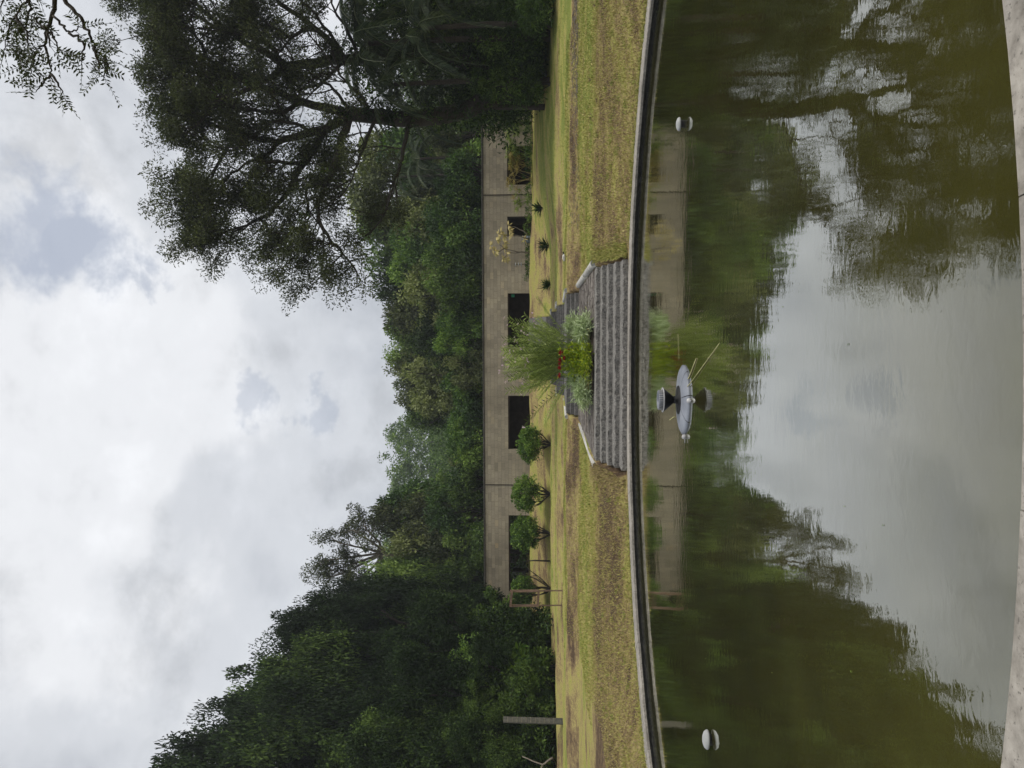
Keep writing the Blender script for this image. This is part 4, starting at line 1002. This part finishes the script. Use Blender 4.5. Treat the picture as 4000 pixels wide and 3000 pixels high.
# white lamp heads on a short pole, drum
g = Vector(ground(*st(at(2060, 1032, 55.2)))); lp = empty('garden_lamp', g); tag(lp, 'short pole with three stacked white lamp heads before the wall', 'lamp')
zt = at(2010, 1032, 55.2).z - g.z; mb = MB(); mb.tube([(0, 0, -.1), (0, 0, zt)], .025, 6); obj('pole', mb.mesh('pole', MAT['bark'], True), lp)
for k in range(3):
    mb = MB(); mb.lathe([(.02, .10), (.13, .085), (.15, .05), (.13, .015), (.02, 0)], 14, .5, (0, 0, zt - .15 - k * .21)); obj('lamp_head', mb.mesh('lamp_head', MAT['lamp_white'], True), lp)
g = Vector(ground(*st(at(2070, 935, 54.9)))); dr = empty('drum', g); tag(dr, 'blue grey drum standing in the hedge under the small window', 'drum')
mb = MB(); mb.lathe([(.0, .62), (.27, .62), (.285, .60), (.27, .57), (.27, .42), (.285, .40), (.27, .38), (.27, .2), (.285, .18), (.27, .16), (.27, -.1)], 20); obj('barrel', mb.mesh('barrel', MAT['drum'], True), dr)
mb = MB(); mb.lathe([(.0, .64), (.24, .64), (.25, .621)], 20); obj('lid', mb.mesh('lid', MAT['pipe'], True), dr)
# three pruned spiky shrubs on the upper lawn
for y, lab in ((812, 'pruned spiky shrub on the upper lawn, farthest from the stair'), (960, 'pruned spiky shrub on the upper lawn, middle of the three'), (1112, 'pruned spiky shrub on the upper lawn, nearest the stair')):
    bush('spiky_shrub', 2106, 2146, y, 49.8, 50, 4, .85, 'leaf_dark', lab, 'shrub', 'pruned spiky shrubs', .10, 22, spiky=True)

# ------------------------------------------------------------------ planting bed on the landing
def on_landing(y, T, dz=0): p = at(2320, y, T); s_, t_ = st(p); return S(s_, t_, land_z(t_) + dz)
g = on_landing(1420, 24.0); bed = empty('planting_bed', g, 0, 1.08); tag(bed, 'patch of dark soil and litter on the landing under the reed clump', 'soil bed')
mb = MB(); n = 40; rr = [(0, .10), (.5, .09), (.85, .05), (1., .0)]; V = []
for f_, z in rr:
    for j in range(n):
        a = j / n * 6.283; V.append((f_ * 1.32 * math.cos(a) * (1 + .05 * math.sin(a * 5)), f_ * .85 * math.sin(a) * (1 + .06 * math.sin(a * 4)), z + rng.normal(0, .008)))
mb.add(V, [(i * n + j, i * n + (j + 1) % n, (i + 1) * n + (j + 1) % n, (i + 1) * n + j) for i in range(3) for j in range(n)]); obj('soil', mb.mesh('soil', MAT['soil'], True), bed)
mb = MB(); k = 500; P = np.stack([rng.normal(0, .55, k), rng.normal(-.2, .3, k), np.full(k, .11)], 1); D = unit(k); D[:, 2] = np.abs(D[:, 2]) * .4
mb.leaves(P, D, nrm(unit(k) * .3 + np.array([0, 0, 1.])), .16, .03, rng.random(k)); tag(obj('leaf_litter', mb.mesh('leaf_litter', MAT['leaf_straw']), bed), kind='stuff')

# tall reed-like orchid clump
g = on_landing(1385, 24.4, .05); reed = empty('reed_orchid_clump', g, 0, 1.08); tag(reed, 'tall arching clump of reedy green orchid canes with small pink flowers', 'plant')
canes = MB(); lv = MB(); fl = MB()
for j in range(165):
    b = np.array([rng.normal(0, .36), rng.normal(0, .25), 0]); out = rng.normal(0, .55); H = rng.uniform(1.5, 2.75) * (1 - .12 * abs(out))
    e = b + np.array([out * 1.05 - (.05), rng.normal(0, .4), H]); m1 = b * .6 + e * .4 + np.array([-out * .22, 0, .12]); c2 = e * .75 + b * .25 + np.array([-out * .1, 0, .06])
    u = np.linspace(0, 1, 9); Q = np.stack([(1 - u) ** 3 * b[i] + 3 * u * (1 - u) ** 2 * m1[i] + 3 * u ** 2 * (1 - u) * c2[i] + u ** 3 * e[i] for i in range(3)], 1)
    canes.tube(Q, np.linspace(.009, .004, 9), 3, rng.uniform(.2, .5), False)
    nl = 26; uu = np.linspace(.42, 1., nl); B = np.stack([np.interp(uu, u, Q[:, i]) for i in range(3)], 1)
    tn = nrm(np.stack([np.interp(uu, u, np.gradient(Q[:, i])) for i in range(3)], 1)); a = rng.uniform(0, 6.28); side = np.where(np.arange(nl) % 2 == 0, 1, -1)[:, None] * np.array([math.cos(a), math.sin(a), 0])
    lv.leaves(B, nrm(tn * .62 + side * .7 + rng.normal(0, .06, (nl, 3))), nrm(np.cross(side, tn) + np.array([0, 0, .3])), .20 * rng.uniform(.75, 1.2, nl), .030, np.clip(rng.normal(.5, .2) + rng.normal(0, .12, nl), 0, 1), .06)
    if rng.random() < .42:
        tip = Q[-1] + np.array([out * .1, 0, rng.uniform(.05, .22)]); canes.tube([Q[-1], tip], [.004, .003], 3, .6, False)
        for q in range(rng.integers(1, 4)):
            k = 5; dd = unit(k); fl.leaves(np.repeat((tip + rng.normal(0, .035, 3))[None], k, 0), dd, unit(k), .045, .03, np.clip(rng.normal(.6, .2, k), 0, 1))
obj('canes', canes.mesh('canes', MAT['leaf_orchid']), reed); obj('leaves', lv.mesh('leaves', MAT['leaf_orchid']), reed); tag(obj('flowers', fl.mesh('flowers', MAT['pink']), reed), kind='stuff')
def cone_cluster(px, py, T, label, name, cat, n, L, W, spread, mat, fold=.25, dz=0):
    g = on_landing(py, T, .04 + dz); root = empty(name, g, 0, 1.08); tag(root, label, cat, 'pale spiky mounds in the bed' if name == 'spiky_mound' else None)
    d = unit(n); d[:, 2] = np.abs(d[:, 2]) + .05; d = nrm(d)
    B = np.stack([rng.normal(0, spread, n), rng.normal(0, spread * .8, n), rng.random(n) * .30], 1)
    mb = MB(); k = 5
    # curved blades in two pieces
    ll = L * rng.uniform(.65, 1.15, n)
    mb.leaves(B, d, nrm(np.cross(d, unit(n))), ll, W, np.clip(rng.normal(.55, .18, n), 0, 1), .04)
    tipb = B + d * (ll * .62)[:, None]; d2 = nrm(d + np.array([0, 0, -.75])); mb.leaves(tipb, d2, nrm(np.cross(d2, unit(n))), ll * .55, W * .9, np.clip(rng.normal(.65, .18, n), 0, 1), .04)
    obj('blades', mb.mesh('blades', MAT[mat]), root)
    sm_ = MB()
    for j in range(8): sm_.tube([(0, 0, -.05), tuple(B[j] * .6), tuple(B[j])], [.02, .015, .01], 4)
    obj('stems', sm_.mesh('stems', MAT['bark']), root); return root
cone_cluster(0, 1292, 23.7, 'pale grey green spiky mound at the bird side of the bed', 'spiky_mound', 'plant', 620, .38, .03, .17, 'leaf_pale')
cone_cluster(0, 1475, 24.2, 'pale grey green spiky mound right behind the yellow green shrub', 'spiky_mound', 'plant', 460, .34, .028, .14, 'leaf_pale', dz=.22)
cone_cluster(0, 1532, 23.6, 'pale grey green spiky mound at the clipped bushes side of the bed', 'spiky_mound', 'plant', 620, .38, .03, .17, 'leaf_pale')
cone_cluster(0, 1268, 24.5, 'small pale spiky tuft behind the mound on the bird side', 'spiky_mound', 'plant', 260, .28, .026, .10, 'leaf_pale', dz=.38)
# yellow-green shrub with red flower heads
g = on_landing(1410, 23.5, .04); ys = empty('yellow_green_shrub', g, 0, 1.08); tag(ys, 'yellow green leafy shrub with dark red flower heads in the middle of the bed', 'shrub')
mb = MB(); sm_ = MB(); heads = []
for j in range(46):
    b = np.array([rng.normal(0, .22), rng.normal(0, .14), 0]); H = rng.uniform(.25, 1.0); e = b + np.array([rng.normal(.04, .13), rng.normal(0, .1), H]); sm_.tube([b, (b + e) / 2, e], [.012, .01, .006], 4)
    k = 16; uu = rng.uniform(.25, 1, k); B = b + (e - b) * uu[:, None]; dd = unit(k); dd[:, 2] = np.abs(dd[:, 2]) * .6 + .35
    mb.leaves(B, nrm(dd), nrm(unit(k) * .5 + np.array([0, 0, 1.])), .16 * rng.uniform(.8, 1.3, k), .055, np.clip(rng.normal(.55, .2, k), 0, 1), .15)
    if H > .6: heads.append(e)
obj('leaves', mb.mesh('leaves', MAT['leaf_yellow']), ys); obj('stems', sm_.mesh('stems', MAT['leaf_orchid']), ys)
for e in heads[:9]:
    k = 22; dd = unit(k); dd[:, 2] = np.abs(dd[:, 2]); fm = MB(); fm.leaves(np.repeat((e + np.array([0, -.06, -.03]))[None], k, 0), nrm(dd), unit(k), .10, .04, np.clip(rng.normal(.5, .2, k), 0, 1)); obj('flower_head', fm.mesh('flower_head', MAT['red']), ys)
cone_cluster(0, 1405, 23.3, 'low yellow green grassy tuft at the front of the bed', 'grassy_tuft', 'plant', 420, .26, .02, .24, 'leaf_yellow')

# ------------------------------------------------------------------ pond: fountain float, lamps, lines
fc = at(2668, 1562, 11.45); fc = Vector((fc.x, fc.y, 0)); fo = empty('fountain_float', fc, R(8)); tag(fo, 'round grey floating fountain with a black funnel nozzle on the pond', 'fountain')
NP = 8
prof = [(.13, .075), (.20, .085), (.36, .070), (.50, .045), (.555, .015), (.545, -.02), (.40, -.04)]
for k in range(NP):
    a0, a1 = 2 * math.pi * k / NP + .012, 2 * math.pi * (k + 1) / NP - .012; mb = MB(); V = []
    aa = np.linspace(a0, a1, 5)
    for a in aa: V += [(r * math.cos(a), r * math.sin(a), z) for r, z in prof]
    m_ = len(prof); mb.add(V, [(i * m_ + j, (i + 1) * m_ + j, (i + 1) * m_ + j + 1, i * m_ + j + 1) for i in range(4) for j in range(m_ - 1)]); obj('float_panel', mb.mesh('float_panel', MAT['grey_plastic'], True), fo)
mb = MB(); mb.lathe([(.0, .06), (.53, .008), (.53, -.03), (.2, -.05)], 32); obj('float_core', mb.mesh('float_core', MAT['black'], True), fo)
mb = MB(); mb.lathe([(.24, .06), (.22, .098), (.07, .115), (.055, .16), (.06, .17), (.19, .325), (.195, .33), (.18, .33), (.05, .2)], 32); obj('funnel', mb.mesh('funnel', MAT['black'], True), fo)
mb = MB(); mb.lathe([(.196, .322), (.20, .330), (.196, .338), (.165, .34), (.165, .335)], 32); obj('funnel_rim', mb.mesh('funnel_rim', MAT['steel'], True), fo)
mb = MB(); mb.lathe([(.145, .338), (.15, .40), (.145, .405), (.12, .405), (.12, .338)], 32); basket = obj('basket_ring', mb.mesh('basket_ring', MAT['grey_plastic'], True), fo)
for k in range(28):
    a = k / 28 * 6.283; mb = MB(); mb.box((.150, -.006, .342), (.158, .006, .40)); o = obj('basket_rib', mb.mesh('basket_rib', MAT['steel']), basket); o.rotation_euler = (0, 0, a)
for a in (R(190), R(262)):
    mb = MB(); mb.lathe([(.0, .045), (.03, .035), (.042, .0), (.03, -.035), (.0, -.045)], 14, .5, (.60 * math.cos(a), .60 * math.sin(a), .02)); mb.tube([(.54 * math.cos(a), .54 * math.sin(a), .01), (.70 * math.cos(a), .70 * math.sin(a), .02)], .008, 6); obj('mooring_cleat', mb.mesh('mooring_cleat', MAT['steel'], True), fo)
def line(name, pts, r, label, cat, mat, wob=0.0):
    g = Vector(pts[0]); root = empty(name, (g.x, g.y, 0)); tag(root, label, cat); tb = MB(); limb(tb, [Vector(p) - Vector(root.location) for p in pts], r, r * .8, 6, wob); obj('strand', tb.mesh('strand', mat, True), root)
def onwater(px, py, z): 
    d = view_dir(px, py); k = (z - CAM_Z) / d.z; return Vector((0, 0, CAM_Z)) + d * k
line('mooring_rope', [onwater(2683, 1512, .03), onwater(2702, 1490, .02), onwater(2800, 1355, .004), onwater(2905, 1215, -.05)], .006, 'thin pale rope running from the fountain float under the water', 'rope', MAT['rope'])
line('floating_reed', [onwater(2686, 1482, .006), onwater(2692, 1474, .012), onwater(2720, 1400, .008)], .010, 'short yellowish reed floating beside the fountain float', 'reed', MAT['rope'])
line('floating_twig', [onwater(2616, 1640, .006), onwater(2634, 1628, .01)], .010, 'tiny pale twig floating behind the fountain float', 'twig', MAT['rope'])
line('floating_stalk', [onwater(2648, 1305, .004), onwater(2651, 1405, .006)], .003, 'hair thin pale stalk lying on the water beyond the fountain float', 'stalk', MAT['rope'])
def pond_lamp(px, py, w_px, z0, label, tilt=0):
    p = onwater(px, py, 0.0); r = w_px / 2 * (p.y / F_PX); root = empty('pond_lamp', p); tag(root, label, 'lamp', 'white mushroom lamps in the pond'); root.rotation_euler = (0, tilt, 0)
    mb = MB(); mb.lathe([(r * .55, -.3), (r * .55, z0 + .01)], 20); obj('stem', mb.mesh('stem', MAT['black'], True), root)
    mb = MB(); mb.lathe([(r * .3, z0 - .005), (r * .92, z0), (r, z0 + r * .10), (r * .97, z0 + r * .22), (r * .82, z0 + r * .41), (r * .5, z0 + r * .55), (.001, z0 + r * .60)], 28); obj('dome', mb.mesh('dome', MAT['lamp_white'], True), root)
pond_lamp(2672, 484, 52, .060, 'white domed lamp on a black stem in the pond, on the bird side', R(-2))
pond_lamp(2776, 2890, 72, .03, 'white domed lamp close to the water in the pond, on the forest side', R(4))

k = 40; an = rng.uniform(0, 6.28, k); rr = np.sqrt(rng.random(k)) * .96; wl_ = MB(); P = np.array([list(S(PC_S + PA * r_ * math.cos(a), PC_T + PB * r_ * math.sin(a), .004)) for a, r_ in zip(an, rr)])
wl_.leaves(P, nrm(unit(k) * np.array([1, 1, .02])), np.tile([0, 0, 1.], (k, 1)), rng.uniform(.012, .03, k), .012, rng.random(k), .03)
tag(obj('floating_leaves', wl_.mesh('floating_leaves', MAT['leaf_hill'])), 'tiny fallen leaves drifting on the pond', 'leaves', kind='stuff')
# ------------------------------------------------------------------ bird on the terrace
bp = at(2203, 1006, 31.3); s_, t_ = st(bp); g = Vector(ground(s_, t_)); bird = empty('bird', g, A); tag(bird, 'small white bellied black headed bird crouching on the lawn terrace', 'bird')
def body(k, cx, rx, rz, tone=.5):
    mb = MB(); prof = []; n = 14
    u = np.linspace(-1, 1, 12); P = np.stack([cx + rx * u, np.zeros(12), .085 + .01 * u], 1); mb.tube(P, np.maximum(.004, rz * np.sqrt(np.clip(1 - u ** 2, 0, 1)) ** .9), 12); return mb
obj('body', body(0, 0, .17, .062).mesh('body', MAT['white_feather'], True), bird)
mb = MB(); mb.tube([(.12, 0, .10), (.17, 0, .115), (.21, 0, .12)], [.04, .034, .03], 10); mb.tube([(.19, 0, .12), (.225, 0, .123), (.25, 0, .12)], [.03, .034, .02], 10); obj('head', mb.mesh('head', MAT['black'], True), bird)
mb = MB(); mb.tube([(.25, 0, .12), (.285, 0, .115)], [.01, .002], 6); obj('beak', mb.mesh('beak', MAT['rope'], True), bird)
mb = MB(); mb.box((-.30, -.02, .078), (-.12, .02, .09)); obj('tail', mb.mesh('tail', MAT['black']), bird)
for sy in (-1, 1):
    mb = MB(); mb.tube([(.08, sy * .05, .10), (-.02, sy * .06, .11), (-.16, sy * .03, .10)], [.012, .024, .006], 8); obj('wing', mb.mesh('wing', MAT['steel'], True), bird)
    mb = MB(); mb.tube([(0, sy * .02, .05), (.0, sy * .02, -.02)], .005, 5); obj('leg', mb.mesh('leg', MAT['bark']), bird)

# ------------------------------------------------------------------ branch of a near tree reaching into the sky corner
TN = 6.0
near = empty('overhanging_tree', S(9.2, 3.2, .2)); tag(near, 'near tree whose feathery leafed branch hangs into the sky corner', 'tree')
nb = Vector(near.location); tb = MB(); tips = []
hub = at(215, -260, TN)
limb(tb, [nb, nb + Vector((-.1, .2, 2.6)), nb + Vector((-.8, .8, 5.2))], .28, .18, 9, .02)
limb(tb, [nb + Vector((-.8, .8, 5.2)), (nb + Vector((-.8, .8, 5.2)) + hub) / 2 + Vector((0, 0, .4)), hub], .14, .05, 8, .02)
limb(tb, [nb + Vector((-.8, .8, 5.2)), nb + Vector((.4, .4, 7.5)), nb + Vector((1.2, 0, 9))], .15, .06, 8, .02)
twigs = [[(215, -260), (217, 0), (205, 65), (185, 120), (168, 178), (140, 205), (125, 240)], [(215, -260), (250, 0), (300, 52), (330, 95), (358, 150), (375, 200), (412, 228), (418, 300)],
         [(207, 62), (250, 110), (268, 128), (305, 115), (322, 105)], [(190, 122), (192, 160), (200, 185)], [(196, 125), (205, 150), (230, 185), (242, 205)], [(175, 180), (190, 230), (200, 290), (215, 325)],
         [(268, 128), (325, 160), (330, 220), (320, 245)], [(365, 180), (382, 240), (388, 300)], [(130, 215), (130, 260), (120, 290)], [(140, 205), (105, 240), (90, 262)], [(180, 115), (140, 75), (105, 55)],
         [(215, -260), (110, -20), (60, 60), (30, 130), (15, 200)], [(110, -20), (120, 40), (60, 150), (75, 220)], [(215, -260), (20, -60), (5, 60)], [(60, 60), (100, 120), (110, 190)], [(200, 290), (160, 320), (140, 360)], [(412, 228), (425, 270), (405, 310)], [(200, 290), (235, 340), (240, 370)]]
lv = MB()
for j, tw in enumerate(twigs):
    Q = limb(tb, [at(a, b, TN + .25 * math.sin(j * 1.7)) for a, b in tw], .022 if j in (0, 1) else .012, .003, 6, .008)
    for i in range(len(Q)):
        pr = project_in = None
        dens = (2 if rng.random() < .7 else 1) if j in (11, 12, 13, 14) else (1 if i > len(Q) * .55 and rng.random() < .62 else (1 if rng.random() < .08 else 0))
        for _ in range(dens):
            ax = nrm(unit(1)[0] + nrm(Q[min(i + 1, len(Q) - 1)] - Q[max(i - 1, 0)]) * .8 + np.array([-.25, 0, -.25])); L = rng.uniform(.16, .26); k = 6
            b = Q[i]; tb.tube([b, b + ax * L], [.0025, .0015], 3, cap=False)
            uu = np.repeat(np.linspace(.25, 1, k), 2); sd_ = np.tile([1, -1], k)[:, None]; sidev = nrm(np.cross(ax, unit(1)[0]))
            lv.leaves(b + ax * L * uu[:, None], nrm(sd_ * sidev + ax * .55 + rng.normal(0, .12, (2 * k, 3))), nrm(unit(2 * k) * .5 + np.cross(ax, sidev)), .050 * rng.uniform(.75, 1.15, 2 * k), .017, np.clip(rng.normal(.4, .2, 2 * k), 0, 1), .05)
k = 260; d = unit(k); C = np.array([nb.x + 1.2, nb.y - .2, 9.0]) + d * (rng.random((k, 1)) ** .4) * np.array([2.4, 2.6, 1.8])
clump_leaves(lv, C, rng.uniform(.25, .45, k), 40, .12, .04, np.full(k, .4))
put('trunk', tb, MAT['bark'], near, True); put('crown', lv, MAT['leaf_big'], near)

# ------------------------------------------------------------------ short grass and litter on the lawn
def blades(n, t0, t1, s0, s1, L, W, dens_fn=None):
    s_ = rng.uniform(s0, s1, n); t_ = t0 + (t1 - t0) * rng.random(n) ** 1.0
    q = np.sqrt(np.clip(1 - ((s_ - PC_S) / PA) ** 2, 0, 1)); tr = PC_T + PB * q + .5
    ok = (t_ > tr) & ~((s_ > EL(t_) - .2) & (s_ < ER(t_) + .2)); s_, t_ = s_[ok], t_[ok]
    z = hgt(s_, t_); P = np.stack([SX.x * s_ + TX.x * t_, SX.y * s_ + TX.y * t_, z - .005], 1)
    k = len(P); d = unit(k) * .75 + np.array([0, 0, .8]); tone = lawn_tone(s_, t_) * .75 + rng.normal(0, .25, k)
    return P, nrm(d), k, np.clip(tone, 0, 1)
mb = MB()
for n, t0, t1, s0, s1, L, W in ((140000, 12.5, 23.5, -12, 12, .075, .016), (50000, 23.5, 33, -13, 13, .08, .022), (9000, 33, 47, -16, 16, .05, .04)):
    P, d, k, tn = blades(n, t0, t1, s0, s1, L, W)
    mb.leaves(P, d, nrm(unit(k)), L * rng.uniform(.5, 1.3, k), W, tn, .1)
# longer tufts, and a ragged fringe along the back of the coping
nt = 900; ts = rng.uniform(-11, 11, nt); tt0 = rng.uniform(13, 29, nt)
q = np.sqrt(np.clip(1 - ((ts - PC_S) / PA) ** 2, 0, 1)); okt = (tt0 > PC_T + PB * q + .6) & ~((ts > EL(tt0) - .3) & (ts < ER(tt0) + .3)); ts, tt0 = ts[okt], tt0[okt]
ss = np.repeat(ts, 14) + rng.normal(0, .05, len(ts) * 14); tt = np.repeat(tt0, 14) + rng.normal(0, .05, len(ts) * 14); k = len(ss)
P = np.stack([SX.x * ss + TX.x * tt, SX.y * ss + TX.y * tt, hgt(ss, tt) - .005], 1)
mb.leaves(P, nrm(unit(k) * .6 + np.array([0, 0, 1.])), nrm(unit(k)), rng.uniform(.06, .15, k), .018, np.clip(np.repeat(rng.normal(.35, .3, len(ts)), 14) + rng.normal(0, .1, k), 0, 1), .15)
an = rng.uniform(R(15), R(165), 7000); pp = np.array([ell(a, .46 + abs(rng.normal(0, .06))) for a in an]); ss, tt = pp[:, 0] + PC_S, pp[:, 1] + PC_T; okf = ~((ss > EL(tt) - .35) & (ss < ER(tt) + .35)); ss, tt = ss[okf], tt[okf]; k = len(ss)
P = np.stack([SX.x * ss + TX.x * tt, SX.y * ss + TX.y * tt, np.full(k, RIM_Z - .03)], 1)
mb.leaves(P, nrm(unit(k) * .7 + np.array([0, -.2, .7])), nrm(unit(k)), rng.uniform(.05, .15, k), .015, np.clip(rng.normal(.3, .2, k), 0, 1), .15)
# ragged fringe of grass and weeds against the steps
for sgn, s0 in ((-1, sl - .15), (1, sr + .2)):
    k = 4200; tt = rng.uniform(19.0, 23.3, k); ss = s0 + sgn * np.abs(rng.normal(0, .16, k)) + sgn * np.interp(tt, [18.9, 23.0], [-.32, .0]); P = np.stack([SX.x * ss + TX.x * tt, SX.y * ss + TX.y * tt, hgt(ss, tt) - .01], 1)
    mb.leaves(P, nrm(unit(k) * .7 + np.array([0, 0, .9])), nrm(unit(k)), rng.uniform(.07, .2, k), .018, np.clip(rng.normal(.3 if sgn > 0 else .75, .2, k), 0, 1), .1)
tag(obj('short_grass', mb.mesh('short_grass', MAT['blade'])), 'short yellowing grass covering the lawn terraces', 'grass', kind='stuff')
mb = MB(); k = 420
for _ in range(k):
    p = at(rng.uniform(2222, 2256), rng.uniform(-60, 430) if rng.random() < .8 else rng.uniform(430, 900), 31.0); s_, t_ = st(p); t_ = rng.normal(29.9, .45); q = np.array(ground(s_, t_, .03)); d = unit(1)[0] * np.array([1, 1, .12]); L = rng.uniform(.12, .5)
    mb.tube([q, q + d * L * .5 + np.array([0, 0, .02]), q + d * L], [.012, .01, .005], 4, rng.random(), False)
fl_ = MB(); k = 150; ss = rng.uniform(-10, 12, k); tt = rng.uniform(15, 34, k); q = np.sqrt(np.clip(1 - ((ss - PC_S) / PA) ** 2, 0, 1)); ok = (tt > PC_T + PB * q + .7) & ~((ss > EL(tt) - .3) & (ss < ER(tt) + .3)); ss, tt = ss[ok], tt[ok]; k = len(ss)
fl_.leaves(np.stack([SX.x * ss + TX.x * tt, SX.y * ss + TX.y * tt, hgt(ss, tt) + .05], 1), nrm(unit(k) * np.array([1, 1, .3])), nrm(unit(k) * .5 + np.array([0, -.4, .8])), rng.uniform(.06, .14, k), .06, rng.uniform(.4, 1, k), .15)
tag(obj('fallen_leaves', fl_.mesh('fallen_leaves', MAT['leaf_straw'])), 'pale fallen leaves strewn over the lawn banks', 'leaves', kind='stuff')
tag(obj('palm_litter', mb.mesh('palm_litter', MAT['bark_pale'])), 'scattered dry twigs and palm litter on the lawn bank', 'litter', kind='stuff')

# ------------------------------------------------------------------ damp air
m, t = mat_new('damp air'); pv = nd(t, 'ShaderNodeVolumePrincipled'); pv.inputs['Color'].default_value = (.88, .93, 1., 1); pv.inputs['Density'].default_value = .00042; pv.inputs['Anisotropy'].default_value = .2
o_ = nd(t, 'ShaderNodeOutputMaterial'); t.links.new(pv.outputs[0], o_.inputs['Volume'])
mb = MB(); mb.box((-720, -720, -2.4), (720, 720, 80)); tag(obj('haze', mb.mesh('haze', m)), 'thin damp haze over the garden and the hill', 'haze', kind='stuff')
